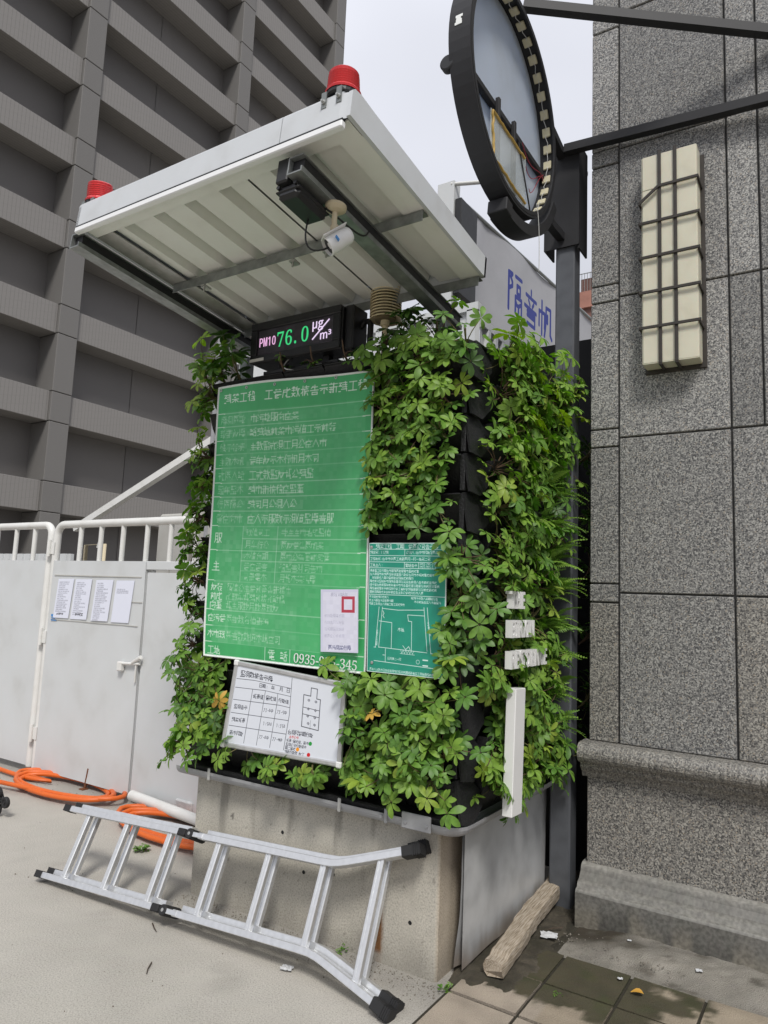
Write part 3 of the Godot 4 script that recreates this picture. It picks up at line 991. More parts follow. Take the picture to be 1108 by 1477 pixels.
	ofs = Vector3(-6.0, 2.5, -4.6)
	s = st()
	sweep(s, [Vector3(-6.9, 2.165, -4.6), Vector3(-4.9, 2.96, -4.6)], [Vector2(-0.035, -0.03), Vector2(0.035, -0.03), Vector2(0.035, 0.035), Vector2(-0.035, 0.035)], Vector3.UP)
	single("slanting_bar", s, M.white_tube, "white square bar slanting up behind the gate towards the planting", "bar", ofs)
	var ch := thing("tube_stand", "small cream tube stand seen behind the gate bars", "stand", Vector3(-6.3, 0, -4.5))
	s = st()
	tube(s, [Vector3(-6.55, 0, -4.5), Vector3(-6.55, 1.98, -4.5), Vector3(-6.25, 1.99, -4.5), Vector3(-6.25, 0, -4.5)], 0.02, 8)
	build("frame", s, M.cream_plastic, ch)
	s = st()
	tube(s, [Vector3(-6.3, 1.95, -4.46), Vector3(-6.22, 2.18, -4.46), Vector3(-6.0, 2.2, -4.46)], 0.014, 8)
	build("hook", s, M.white_tube, ch)
	var ls := thing("low_hoarding", "low white profiled hoarding behind the fence at far left", "hoarding", Vector3(-9.5, 0, -5))
	for k in 9:
		s = st()
		for j in 3:
			var x := -11.6 + k * 0.45 + j * 0.15
			span(s, Vector3(x, 0, -5.02), Vector3(x + 0.09, 1.93, -4.98))
			span(s, Vector3(x + 0.09, 0, -5.04), Vector3(x + 0.15, 1.93, -5.0))
		build("profiled_sheet", s, M.white_paint, ls)

# ---------------------------------------------------------------- the block and the planted box
func block_and_planter() -> void:
	var B := thing("concrete_block", "bare cast concrete block with rust streak under the planted box", "block", Vector3(-2.18, 0, -3.3))
	var s := st()
	var tone := func(p: Vector3) -> Color:
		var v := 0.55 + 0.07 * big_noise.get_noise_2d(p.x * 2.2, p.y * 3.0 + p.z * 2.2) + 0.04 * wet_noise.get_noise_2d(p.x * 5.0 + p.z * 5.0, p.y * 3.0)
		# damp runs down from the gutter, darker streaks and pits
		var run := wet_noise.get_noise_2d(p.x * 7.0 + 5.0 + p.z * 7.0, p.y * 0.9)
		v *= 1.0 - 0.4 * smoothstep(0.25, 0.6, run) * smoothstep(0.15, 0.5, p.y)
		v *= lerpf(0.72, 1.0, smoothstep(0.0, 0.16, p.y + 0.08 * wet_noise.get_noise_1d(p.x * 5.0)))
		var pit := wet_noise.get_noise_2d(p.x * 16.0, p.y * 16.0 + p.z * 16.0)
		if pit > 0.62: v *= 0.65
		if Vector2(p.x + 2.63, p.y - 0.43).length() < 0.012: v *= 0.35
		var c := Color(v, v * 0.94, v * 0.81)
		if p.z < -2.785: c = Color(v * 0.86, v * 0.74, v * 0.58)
		# rust run below a tie hole
		var rx: float = abs(p.x + 1.735 + 0.006 * wet_noise.get_noise_1d(p.y * 20.0))
		var ru: float = smoothstep(0.026, 0.01, rx) * smoothstep(0.03, 0.05, p.y) * smoothstep(0.24, 0.17, p.y) if p.z > -2.785 else 0.0
		ru = max(ru, 0.25 * smoothstep(0.03, 0.0, rx) * smoothstep(0.5, 0.4, p.y) * (1.0 if p.z > -2.785 else 0.0))
		return c.lerp(Color(0.22, 0.1, 0.035), ru)
	var e := 0.012
	var x0 := -2.905
	var x1 := -1.45
	var y1 := 0.594
	var zf := -2.775
	var zb := -3.86
	var rough := func(p: Vector3) -> float:
		return 0.002 * wet_noise.get_noise_3d(p.x * 8.0, p.y * 8.0, p.z * 8.0)
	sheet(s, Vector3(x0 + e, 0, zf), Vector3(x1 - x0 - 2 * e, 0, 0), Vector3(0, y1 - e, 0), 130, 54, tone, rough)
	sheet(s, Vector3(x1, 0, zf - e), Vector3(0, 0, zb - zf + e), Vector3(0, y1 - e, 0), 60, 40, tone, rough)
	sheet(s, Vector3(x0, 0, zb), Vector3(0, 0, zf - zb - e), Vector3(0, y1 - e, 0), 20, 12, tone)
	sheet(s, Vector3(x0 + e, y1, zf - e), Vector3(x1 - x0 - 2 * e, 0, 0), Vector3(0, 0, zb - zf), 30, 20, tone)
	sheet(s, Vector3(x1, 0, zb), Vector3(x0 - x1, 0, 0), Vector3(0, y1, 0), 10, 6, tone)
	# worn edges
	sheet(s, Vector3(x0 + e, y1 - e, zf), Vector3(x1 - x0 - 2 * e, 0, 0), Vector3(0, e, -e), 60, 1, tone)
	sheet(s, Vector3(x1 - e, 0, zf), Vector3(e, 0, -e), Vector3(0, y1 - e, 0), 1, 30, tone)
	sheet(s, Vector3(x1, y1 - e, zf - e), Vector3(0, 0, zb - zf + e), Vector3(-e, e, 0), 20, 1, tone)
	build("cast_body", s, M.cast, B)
	for h in [[-1.735, 0.16], [-1.99, 0.3], [-2.3, 0.42], [-2.16, 0.27], [-1.58, 0.2]]:
		s = st()
		lathe(s, Vector3(h[0], h[1], zf + 0.001), Vector3.BACK, [Vector2(0.0, 0.001), Vector2(0.007, 0.001), Vector2(0.009, 0.0)], 10)
		build("tie_hole", s, M.dark_gap, B)

	# dented steel sheet covering the side of the block
	ofs = Vector3(-1.4, 0, -3.35)
	s = st()
	var pt := func(p: Vector3) -> Color:
		var v := 0.9 + 0.09 * big_noise.get_noise_2d(p.z * 1.7, p.y * 2.6)
		var low := smoothstep(0.14, 0.02, p.y + 0.07 * wet_noise.get_noise_1d(p.z * 7.0))
		return Color(v, v, v).lerp(Color(0.42, 0.33, 0.25), low * 0.8)
	var bend := func(p: Vector3) -> float:
		return 0.008 * big_noise.get_noise_2d(p.z * 1.5, p.y * 1.5) - 0.03 * smoothstep(-3.0, -2.86, p.z) * smoothstep(0.3, 0.0, p.y)
	sheet(s, Vector3(-1.392, 0.03, -2.875), Vector3(0.012, -0.02, -0.98), Vector3(0, 0.615, 0), 40, 30, pt, bend)
	sheet(s, Vector3(-1.395, 0.03, -3.855), Vector3(0.012, 0, 0.98), Vector3(0, 0.615, 0), 40, 30, pt)
	single("steel_plate", s, M.plate, "dull grey steel sheet leaning over the right side of the concrete block", "metal sheet", ofs)

	var P := thing("planter_wall", "black pocketed planter box of the green wall with its grey gutter", "planter", Vector3(-2.13, 0.6, -3.3))
	s = st()
	span(s, Vector3(-2.93, 0.64, -3.86), Vector3(-1.36, 2.70, -2.80), 0.01)
	build("core_box", s, M.pocket, P)
	# front pockets: cups that lean out at the top
	var cup := func(c: Vector3, right: Vector3, out: Vector3, w: float, h: float, d: float) -> void:
		var q := st()
		var a := c - right * w * 0.5
		var b := c + right * w * 0.5
		var U := Vector3.UP
		var mid := c + U * h * 0.5
		# outline of the cup's face: chevron at both sides
		var f := [a + out * 0.005, b + out * 0.005, b + right * 0.012 + out * d * 0.6 + U * h * 0.55, b + out * d + U * h, a + out * d + U * h, a - right * 0.012 + out * d * 0.6 + U * h * 0.55]
		poly(q, [f[0], f[1], f[2], f[5]], mid - out * 0.3)
		poly(q, [f[5], f[2], f[3], f[4]], mid - out * 0.3)
		poly(q, [f[1], b - out * 0.02, b - out * 0.02 + U * h, f[3], f[2]], mid)
		poly(q, [f[0], f[5], f[4], a - out * 0.02 + U * h, a - out * 0.02], mid)
		# rolled lip
		tube(q, [f[4], f[3]], 0.005, 6)
		build("pocket", q, M.pocket, P)
	for r in 12:
		for k in 6:
			cup.call(Vector3(-2.80 + k * 0.262, 0.66 + r * 0.171, -2.80), Vector3.RIGHT, Vector3.BACK, 0.25, 0.155, 0.095 if r > 0 else 0.11)
		for k in 4:
			cup.call(Vector3(-1.36, 0.66 + r * 0.171, -2.985 - k * 0.24), Vector3.FORWARD, Vector3.RIGHT, 0.225, 0.155, 0.08)
			if k < 3: cup.call(Vector3(-2.93, 0.66 + r * 0.171, -2.96 - k * 0.28), Vector3.BACK, Vector3.LEFT, 0.26, 0.155, 0.08)
	# corner plates, six-sided, one over the other
	for r in 12:
		var y := 0.655 + r * 0.171
		var q := st()
		var o := Vector3(-1.352, y, -2.715)
		var out := [[0.0, 0.0, 0.0], [0.0, 0.168, 0.0], [-0.085, 0.178, 0.012], [-0.16, 0.105, 0.03], [-0.15, 0.05, 0.03], [-0.075, -0.012, 0.012]]
		var A := []
		var Bk := []
		for w in out:
			var lift: float = 0.03 * (1.0 - w[1] / 0.17)
			A.append(o + Vector3(w[2] + lift, w[1], w[0]))
			Bk.append(o + Vector3(w[2] + lift - 0.012, w[1], w[0] - 0.002))
		var m := o + Vector3(-0.2, 0.08, -0.07)
		poly(q, A, m)
		poly(q, Bk, o + Vector3(0.3, 0.08, -0.07))
		for i in 6: poly(q, [A[i], A[(i + 1) % 6], Bk[(i + 1) % 6], Bk[i]], o + Vector3(0, 0.08, -0.07))
		build("corner_plate", q, M.pocket, P)
		q = st()
		span(q, Vector3(-1.375, y + 0.004, -2.81), Vector3(-1.352, y + 0.164, -2.716), 0.003)
		build("corner_plate", q, M.pocket, P)
	s = st()
	for y in [2.70]: span(s, Vector3(-2.95, y, -3.87), Vector3(-1.34, y + 0.02, -2.78), 0.004)
	build("top_edge", s, M.pocket, P)
	s = st()
	span(s, Vector3(-2.93, 0.63, -2.81), Vector3(-1.345, 0.665, -2.70), 0.006)
	build("front_trough", s, M.pocket, P)
	# half-round gutter round the foot
	s = st()
	var pr := []
	for k in 11:
		var a := PI + PI * k / 10
		pr.append(Vector2(cos(a) * 0.045, 0.045 + sin(a) * 0.045))
	for k in 11:
		var a := TAU - PI * k / 10
		pr.append(Vector2(cos(a) * 0.041, 0.045 + sin(a) * 0.041))
	var path := [Vector3(-2.96, 0.602, -2.722), Vector3(-1.40, 0.602, -2.722)]
	for k in 6:
		var a := PI / 2 - PI / 2 * (k + 1) / 6
		path.append(Vector3(-1.40 + cos(a) * 0.05, 0.602, -2.772 + sin(a) * 0.05))
	path.append(Vector3(-1.35, 0.6, -3.84))
	sweep(s, path, pr, Vector3.UP)
	var gut := build("gutter", s, M.gutter, P)
	for x in [-2.72, -1.905, -1.66]:
		s = st()
		span(s, Vector3(x - 0.008, 0.61, -2.68), Vector3(x + 0.008, 0.668, -2.6735), 0.002)
		build("gutter_clip", s, M.clip if x < -1.7 else M.gutter, gut)
	s = st()
	span(s, Vector3(-1.58, 0.61, -2.678), Vector3(-1.44, 0.675, -2.671), 0.003)
	for x in [-1.68, -1.56, -1.46]: lathe(s, Vector3(x, 0.635, -2.672), Vector3.BACK, [Vector2(0.008, 0), Vector2(0.007, 0.005), Vector2(0, 0.006)], 8)
	build("gutter_joint", s, M.gutter, gut)

# ---------------------------------------------------------------- canopy
var CD := Vector3(0, -0.108, -0.99415)
var CU := Vector3(0, 0.99415, -0.108)
func cp(x: float, d: float, u: float) -> Vector3:
	return Vector3(x, 3.173, -1.776) + CD * d + CU * u

func cbox(s: SurfaceTool, x0: float, x1: float, d0: float, d1: float, u0: float, u1: float, bev := 0.0) -> void:
	box(s, (cp(x0, d0, u0) + cp(x1, d1, u1)) * 0.5, Vector3(x1 - x0, u1 - u0, d1 - d0).abs(), Basis(Vector3.RIGHT, CU, -CD), bev)

func canopy() -> void:
	var C := thing("canopy", "white sheet metal canopy on two steel beams over the notice wall", "canopy", Vector3(-2.1, 2.7, -2.9))
	var L := -2.88
	var R := -1.35
	var D := 1.105
	var s := st()
	# front fascia with a rolled top edge
	var pr := [Vector2(0, 0.0), Vector2(0, 0.105), Vector2(0.006, 0.118), Vector2(0.018, 0.127), Vector2(0.05, 0.132), Vector2(0.05, 0.12), Vector2(0.02, 0.115), Vector2(0.016, 0.0)]
	var xm := -1.665
	for h in [[L, xm - 0.002], [xm + 0.002, R - 0.05]]:
		var q := st()
		for k in pr.size():
			var a: Vector2 = pr[k]
			var b: Vector2 = pr[(k + 1) % pr.size()]
			poly(q, [cp(h[0], a.x, a.y), cp(h[1], a.x, a.y), cp(h[1], b.x, b.y), cp(h[0], b.x, b.y)], cp((h[0] + h[1]) / 2, 0.009, 0.06))
		for x in [h[0], h[1]]:
			var c := []
			for p in pr: c.append(cp(x, p.x, p.y))
			poly(q, [c[0], c[1], c[6], c[7]], cp((h[0] + h[1]) / 2, 0, 0.06))
			poly(q, [c[1], c[2], c[3], c[4], c[5], c[6]], cp((h[0] + h[1]) / 2, 0, 0.06))
		build("front_fascia", q, M.canopy_white, C)
	# right side fascia, its front top corner rounded off
	var side := [[0.0, 0.0], [0.0, 0.1], [0.012, 0.112], [0.05, 0.118], [0.13, 0.114], [D, 0.1], [D, 0.0]]
	for x in [R, L]:
		s = st()
		var w := -0.016 if x == R else 0.016
		var a := []
		var b := []
		for p in side:
			a.append(cp(x, p[0], p[1]))
			b.append(cp(x + w, p[0], p[1]))
		var m := cp(x + w / 2, D / 2, 0.05)
		poly(s, [a[0], a[1], a[2], a[3], a[4], a[5], a[6]], m)
		poly(s, [b[0], b[1], b[2], b[3], b[4], b[5], b[6]], m)
		for i in 7: poly(s, [a[i], a[(i + 1) % 7], b[(i + 1) % 7], b[i]], m)
		build("side_fascia", s, M.canopy_white, C)
	# chamfer piece joining front and right side
	s = st()
	poly(s, [cp(R - 0.052, 0.0, 0.0), cp(R - 0.052, 0.0, 0.105), cp(R - 0.001, 0.012, 0.105), cp(R - 0.001, 0.012, 0.0)], cp(-2, 0.5, 0.05))
	poly(s, [cp(R - 0.052, 0.0, 0.105), cp(R - 0.052, 0.05, 0.132), cp(R - 0.001, 0.05, 0.117), cp(R - 0.001, 0.012, 0.105)], cp(-2, 0.5, 0.0))
	build("corner_piece", s, M.canopy_white, C)
	s = st()
	cbox(s, L, R, D - 0.016, D, 0.0, 0.1)
	build("rear_fascia", s, M.canopy_white, C)
	s = st()
	cbox(s, L + 0.018, R - 0.018, 0.04, D - 0.02, 0.092, 0.1)
	build("top_sheet", s, M.canopy_white, C)
	# soffit returns
	s = st()
	cbox(s, L + 0.02, R - 0.02, 0.018, 0.1, 0.0, 0.006)
	build("front_soffit", s, M.roof_sheet, C)
	s = st()
	cbox(s, R - 0.115, R - 0.018, 0.102, D - 0.02, 0.002, 0.008)
	build("side_soffit", s, M.roof_sheet, C)
	s = st()
	cbox(s, L + 0.02, L + 0.13, 0.102, D - 0.02, 0.0, 0.006)
	build("side_soffit", s, M.galvanised_light, C)
	# profiled roof sheets, ribs running front to back
	for h in [[-2.748, -1.936, [-2.66, -2.46, -2.265, -2.06]], [-1.926, -1.468, [-1.78, -1.62]]]:
		var prof := [[h[0], 0.02]]
		for x in h[2]:
			for e in [[-0.036, 0.02], [-0.022, 0.07], [-0.01, 0.07], [-0.006, 0.055], [0.006, 0.055], [0.01, 0.07], [0.022, 0.07], [0.036, 0.02]]: prof.append([x + e[0], e[1]])
		prof.append([h[1], 0.02])
		s = st()
		for i in range(prof.size() - 1):
			var m := cp(prof[i][0], 0.5, 0.3)
			poly(s, [cp(prof[i][0], 0.09, prof[i][1]), cp(prof[i + 1][0], 0.09, prof[i + 1][1]), cp(prof[i + 1][0], D - 0.018, prof[i + 1][1]), cp(prof[i][0], D - 0.018, prof[i][1])], m)
		build("roof_sheet", s, M.roof_sheet, C)
	# light strip under the front edge
	s = st()
	cbox(s, L + 0.004, R - 0.03, -0.004, 0.022, -0.034, -0.006, 0.004)
	build("light_strip", s, M.strip, C)
	s = st()
	cbox(s, L + 0.004, R - 0.03, -0.002, 0.014, -0.0055, -0.0005)
	build("strip_channel", s, M.dark_steel, C)
	# purlins
	for d in [0.545, 1.075]:
		s = st()
		cbox(s, L + 0.04, R - 0.02, d, d + 0.045, -0.006, -0.002)
		cbox(s, L + 0.04, R - 0.02, d, d + 0.004, -0.05, -0.0065)
		build("purlin", s, M.galvanised, C)
	# beams: channels that run back to the box
	for k in 2:
		var x: float = [-1.635, -2.948][k]
		s = st()
		var v: float = [0.0, 0.045][k]
		cbox(s, x, x + 0.006, 0.03, 1.32, -0.115 + v, -0.055 + v)
		cbox(s, x, x + 0.068, 0.03, 1.32, -0.121 + v, -0.1155 + v)
		cbox(s, x, x + 0.068, 0.03, 1.32, -0.0545 + v, -0.05 + v)
		cbox(s, x + 0.062, x + 0.068, 0.03, 1.32, -0.115 + v, -0.1 + v)
		build("beam", s, M.galvanised, C)
		s = st()
		cbox(s, x + 0.0065, x + 0.06, 0.05, 1.31, -0.109 + v, -0.0555 + v)
		build("beam_liner", s, M.black_steel, C)
	for x in [-2.92, -1.61]:
		s = st()
		span(s, Vector3(x - 0.03, 2.55, -2.99), Vector3(x + 0.03, 2.935, -2.93), 0.004)
		build("support_post", s, M.galvanised, C)
	for x in [-2.62, -2.05, -1.86]:
		s = st()
		tube(s, [cp(x, 0.56, -0.02), cp(x, 0.56, -0.085)], 0.005, 6)
		cbox(s, x - 0.016, x + 0.016, 0.55, 0.59, -0.062, -0.052)
		build("bolt", s, M.bolt, C)

	# beacons
	for k in 2:
		var b: Vector3 = [cp(-1.437, 0.055, 0.13), cp(-2.845, 0.075, 0.137)][k]
		var o := thing("warning_beacon", ["red ribbed warning beacon on the canopy's right front corner", "red ribbed warning beacon leaning on the canopy's left front corner"][k], "beacon", b, "warning beacons on the canopy")
		var ax: Vector3 = [Vector3.UP, Vector3(0.12, 1, 0.15).normalized()][k]
		s = st()
		lathe(s, b, ax, [Vector2(0, 0), Vector2(0.056, 0), Vector2(0.062, 0.006), Vector2(0.062, 0.018), Vector2(0, 0.018)], 24)
		build("base", s, M.black_plastic, o)
		s = st()
		var q := [Vector2(0.064, 0.019), Vector2(0.066, 0.026), Vector2(0.061, 0.032)]
		for j in 7:
			q.append(Vector2(0.06 - j * 0.0006, 0.034 + j * 0.009))
			q.append(Vector2(0.0565 - j * 0.0006, 0.0375 + j * 0.009))
		q.append_array([Vector2(0.055, 0.1), Vector2(0.05, 0.105), Vector2(0, 0.107)])
		lathe(s, b, ax, q, 28)
		build("lens", s, M.red_plastic, o)
		for x in [-0.035, 0.03]:
			s = st()
			var c := b + Vector3(x, 0, 0.058)
			box(s, c + Vector3(0, -0.022, 0.004), Vector3(0.022, 0.06, 0.003))
			box(s, c + Vector3(0, 0.006, -0.02), Vector3(0.022, 0.003, 0.045))
			var tab := build("mounting_tab", s, M.galvanised, o)
			s = st()
			lathe(s, c + Vector3(0, -0.03, 0.0055), Vector3.BACK, [Vector2(0.009, 0), Vector2(0.009, 0.005), Vector2(0.005, 0.0055), Vector2(0.005, 0.014), Vector2(0, 0.015)], 8)
			build("bolt", s, M.bolt, tab)

	# junction box and camera on the right beam
	var jb := thing("junction_box", "black box hung on the front end of the right canopy beam", "electrical box", cp(-1.66, 0.1, -0.1))
	s = st()
	cbox(s, -1.70, -1.642, 0.04, 0.13, -0.13, -0.03, 0.006)
	build("bracket", s, M.dark_steel, jb)
	s = st()
	cbox(s, -1.70, -1.60, 0.06, 0.24, -0.185, -0.125, 0.014)
	var hs := build("housing", s, M.black_plastic, jb)
	s = st()
	cbox(s, -1.705, -1.595, 0.055, 0.245, -0.16, -0.15, 0.004)
	build("seam", s, M.black_plastic, hs)
	s = st()
	for x in [-1.69, -1.61]: tube(s, [cp(x, 0.062, -0.14), cp(x, 0.05, -0.14)], 0.008, 8)
	build("latch", s, M.black_plastic, hs)
	var cb := cp(-1.575, 0.25, -0.121)
	var cam := thing("security_camera", "white bullet camera on a cream bracket under the right canopy beam", "camera", cb)
	s = st()
	lathe(s, cb, -CU, [Vector2(0, -0.002), Vector2(0.042, 0), Vector2(0.042, 0.01), Vector2(0.03, 0.02), Vector2(0.015, 0.024), Vector2(0, 0.024)], 20, 1)
	build("mounting_plate", s, M.cream_plastic, cam)
	s = st()
	var elbow := cb + Vector3(-0.008, -0.105, -0.01)
	tube(s, [cb, cb + Vector3(-0.004, -0.05, 0), elbow], 0.011, 10)
	lathe(s, cb + Vector3(-0.005, -0.072, -0.005), Vector3(-0.05, -1, -0.05).normalized(), [Vector2(0.011, 0), Vector2(0.016, 0.003), Vector2(0.016, 0.018), Vector2(0.011, 0.022)], 12)
	build("arm", s, M.cream_plastic, cam)
	var ax := Vector3(-0.52, -0.62, 0.58).normalized()
	var cc := elbow + Vector3(0.012, -0.028, -0.006)
	s = st()
	lathe(s, cc - ax * 0.062, ax, [Vector2(0, 0), Vector2(0.026, 0.002), Vector2(0.033, 0.012), Vector2(0.037, 0.06), Vector2(0.038, 0.11), Vector2(0.034, 0.112), Vector2(0.032, 0.1), Vector2(0, 0.1)], 20, 1)
	var body := build("camera_body", s, M.white_plastic, cam)
	s = st()
	lathe(s, cc - ax * 0.062, ax, [Vector2(0.031, 0.101), Vector2(0.014, 0.102), Vector2(0.012, 0.098), Vector2(0, 0.097)], 16)
	build("lens", s, M.black_plastic, body)
	s = st()
	box(s, cc + ax * 0.02 + Vector3(0.015, 0.034, 0.02), Vector3(0.05, 0.004, 0.11), Basis(Vector3.UP.cross(ax).normalized(), ax.cross(Vector3.UP.cross(ax).normalized()), ax), 0.002)
	build("sun_hood", s, M.white_plastic, body)
	s = st()
	box(s, cc + ax * 0.012 + Vector3(0.03, -0.004, 0.026), Vector3(0.022, 0.02, 0.004), Basis(Vector3.UP.cross(ax).normalized(), ax.cross(Vector3.UP.cross(ax).normalized()), ax))
	build("blue_badge", s, M.blue_mark, body)
	s = st()
	var j0 := cp(-1.66, 0.2, -0.185)
	tube(s, bez(j0, j0 + Vector3(-0.005, -0.12, 0.03), cc + Vector3(-0.1, -0.1, 0.05), cc - ax * 0.06 + Vector3(0.01, 0, 0)), 0.0035, 6)
	build("cable", s, M.black_plastic, cam)
	s = st()
	tube(s, bez(cp(-1.6, 0.22, -0.14), cp(-1.55, 0.3, -0.17), cp(-1.54, 0.4, -0.2), cp(-1.552, 0.44, -0.12)), 0.004, 6)
	build("cable", s, M.black_plastic, cam)

func bez(a: Vector3, b: Vector3, c: Vector3, d: Vector3, n := 14) -> Array:
	var o := []
	for i in n + 1: o.append(a.bezier_interpolate(b, c, d, float(i) / n))
	return o

# ---------------------------------------------------------------- round sign on its post
func sign_post() -> void:
	var S := thing("round_sign", "black post carrying an empty round sign frame with bare light modules", "sign", Vector3(-1.28, 0, -3.85))
	var s := st()
	span(s, Vector3(-1.337, 0, -3.9), Vector3(-1.226, 4.15, -3.79), 0.008)
	build("post", s, M.grey_post, S)
	s = st()
	span(s, Vector3(-1.402, 3.6, -3.782), Vector3(-1.196, 4.215, -3.772))
	span(s, Vector3(-1.402, 3.6, -3.93), Vector3(-1.392, 4.215, -3.7825))
	span(s, Vector3(-1.206, 3.58, -3.93), Vector3(-1.196, 4.225, -3.7825))
	build("bracket_plate", s, M.black_steel, S)
	var c := Vector3(-1.32, 4.02, -3.035)
	var R := 0.55
	s = st()
	band(s, c, R - 0.012, R, -1.372, -1.268, 0.0, TAU, 72)
	var orng := build("outer_ring", s, M.black_steel, S)
	s = st()
	band(s, c, R - 0.032, R - 0.0125, -1.276, -1.266, 0.0, TAU, 72)
	build("front_lip", s, M.black_steel, orng)
	s = st()
	band(s, c, R - 0.05, R - 0.0125, -1.371, -1.362, 0.0, TAU, 72)
	build("rear_lip", s, M.black_steel, orng)
	s = st()
	lathe(s, Vector3(-1.361, c.y, c.z), Vector3.RIGHT, [Vector2(0, 0), Vector2(R - 0.014, 0), Vector2(R - 0.014, 0.006), Vector2(0, 0.006)], 72)
	build("back_panel", s, M.acrylic, S)
	for k in 36:
		var a := TAU * k / 36.0 + 0.05
		var d := Vector3(0, sin(a), cos(a))
		s = st()
		box(s, Vector3(-1.312, c.y, c.z) + d * (R - 0.019), Vector3(0.044, 0.048, 0.012), Basis(Vector3.RIGHT, Vector3(0, cos(a), -sin(a)), d), 0.003)
		build("light_module", s, M.led_module, orng)
	s = st()
	for k in 36:
		var a := TAU * k / 36.0 + 0.05
		var p := []
		for j in 4:
			var b := a + TAU / 36.0 * j / 3.0
			p.append(Vector3(-1.31 + 0.006 * sin(j * 2.1 + k), c.y, c.z) + Vector3(0, sin(b), cos(b)) * (R - 0.02 - 0.012 * sin(PI * j / 3.0)))
		tube(s, p, 0.0018, 4)
	build("module_wire", s, M.wire_white, S)
	# bars inside
	s = st()
	var by := 3.925
	span(s, Vector3(-1.352, by - 0.016, c.z - R + 0.025), Vector3(-1.322, by + 0.016, c.z + R - 0.02), 0.003)
	build("cross_bar", s, M.black_steel, S)
	s = st()
	lathe(s, Vector3(-1.385, 3.9, c.z + R - 0.05), Vector3.BACK, [Vector2(0, 0), Vector2(0.036, 0), Vector2(0.036, 0.03), Vector2(0.03, 0.035), Vector2(0, 0.035)], 24)
	build("end_boss", s, M.dark_steel, orng)
	for z in [-2.89, -3.085]:
		s = st()
		span(s, Vector3(-1.322, 3.545, z - 0.012), Vector3(-1.302, by + 0.03, z + 0.012), 0.002)
		build("upright", s, M.black_steel, S)
	s = st()
	span(s, Vector3(-1.30, 3.56, -3.21), Vector3(-1.296, 3.83, -2.78))
	build("clear_board", s, M.clear_sheet, S)
	s = st()
	for e in [[-2.79, 3.82, -3.18, 3.81], [-2.79, 3.82, -2.81, 3.6], [-2.81, 3.6, -3.2, 3.57]]:
		var p := []
		for j in 15:
			var t := j / 14.0
			p.append(Vector3(-1.292, lerpf(e[1], e[3], t) + rng.randf_range(-0.005, 0.005), lerpf(e[0], e[2], t) + rng.randf_range(-0.005, 0.005)))
		tube(s, p, 0.007, 5)
	build("old_glue", s, M.glue, S)
	s = st()
	var w0 := Vector3(-1.31, 3.86, -3.5)
	for k in 3:
		tube(s, bez(w0 + Vector3(0, 0.02 * k, 0), w0 + Vector3(0.02, 0.05 - k * 0.05, 0.1 + k * 0.02), Vector3(-1.3, 3.75 - k * 0.06, -3.3), Vector3(-1.305, 3.9 - k * 0.1, -3.18 - k * 0.05)), 0.002, 5)
	build("wire", s, M.wire_red, S)
	s = st()
	tube(s, bez(Vector3(-1.3, 3.86, -3.12), Vector3(-1.28, 3.7, -3.14), Vector3(-1.29, 3.6, -3.25), Vector3(-1.3, 3.55, -3.3)), 0.004, 6)
	build("wire", s, M.black_plastic, S)
	s = st()
	tube(s, bez(Vector3(-1.27, 3.62, -3.3), Vector3(-1.26, 3.55, -3.32), Vector3(-1.265, 3.4, -3.34), Vector3(-1.27, 3.27, -3.35)), 0.002, 5)
	build("wire", s, M.wire_white, S)
	# white label patch on the near rim
	s = st()
	for j in 4:
		var la := 0.05 + j * 0.022
		box(s, Vector3(-1.325 + 0.002 * (j % 2), c.y, c.z) + Vector3(0, sin(la), cos(la)) * (R + 0.001), Vector3(0.034 - 0.006 * (j % 3), 0.0125, 0.002), Basis(Vector3.RIGHT, -la))
	build("label_patch", s, M.print_white, orng)
	# cradle under the ring, curving back to the bracket
	s = st()
	band(s, Vector3(c.x, c.y, c.z), R + 0.035, R + 0.09, -1.37, -1.272, PI * 1.14, PI * 1.54, 26)
	build("cradle", s, M.black_steel, S)
	s = st()
	var ca := PI * 1.545
	box(s, c + Vector3(0.002, sin(ca) * (R + 0.055), cos(ca) * (R + 0.055)), Vector3(0.1, 0.07, 0.07), Basis(Vector3.RIGHT, ca * -1.0 + PI / 2), 0.004)
	build("cradle_end", s, M.black_steel, S)
	for y in [4.17, 3.665]:
		s = st()
		sweep(s, [Vector3(-1.3, y + (0.04 if y > 4 else -0.01), -3.56), Vector3(-1.3, y, -3.775)], [Vector2(-0.022, -0.022), Vector2(0.022, -0.022), Vector2(0.022, 0.022), Vector2(-0.022, 0.022)], Vector3.UP)
		build("strut", s, M.black_steel, S)
	# stays to the granite wall
	var sq := [Vector2(-0.024, -0.024), Vector2(0.024, -0.024), Vector2(0.024, 0.024), Vector2(-0.024, 0.024)]
	s = st()
	sweep(s, [Vector3(-1.30, 4.648, -3.15), Vector3(-0.222, 4.445, -3.70), Vector3(-0.05, 4.413, -3.785)], sq, Vector3.UP)
	build("upper_stay", s, M.black_steel, S)
	s = st()
	sweep(s, [Vector3(-1.27, 4.176, -3.74), Vector3(-0.23, 4.092, -3.715), Vector3(0.3, 4.05, -3.70)], sq, Vector3.UP)
	span(s, Vector3(0.28, 4.0, -3.785), Vector3(0.34, 4.1, -3.68))
	build("lower_stay", s, M.black_steel, S)

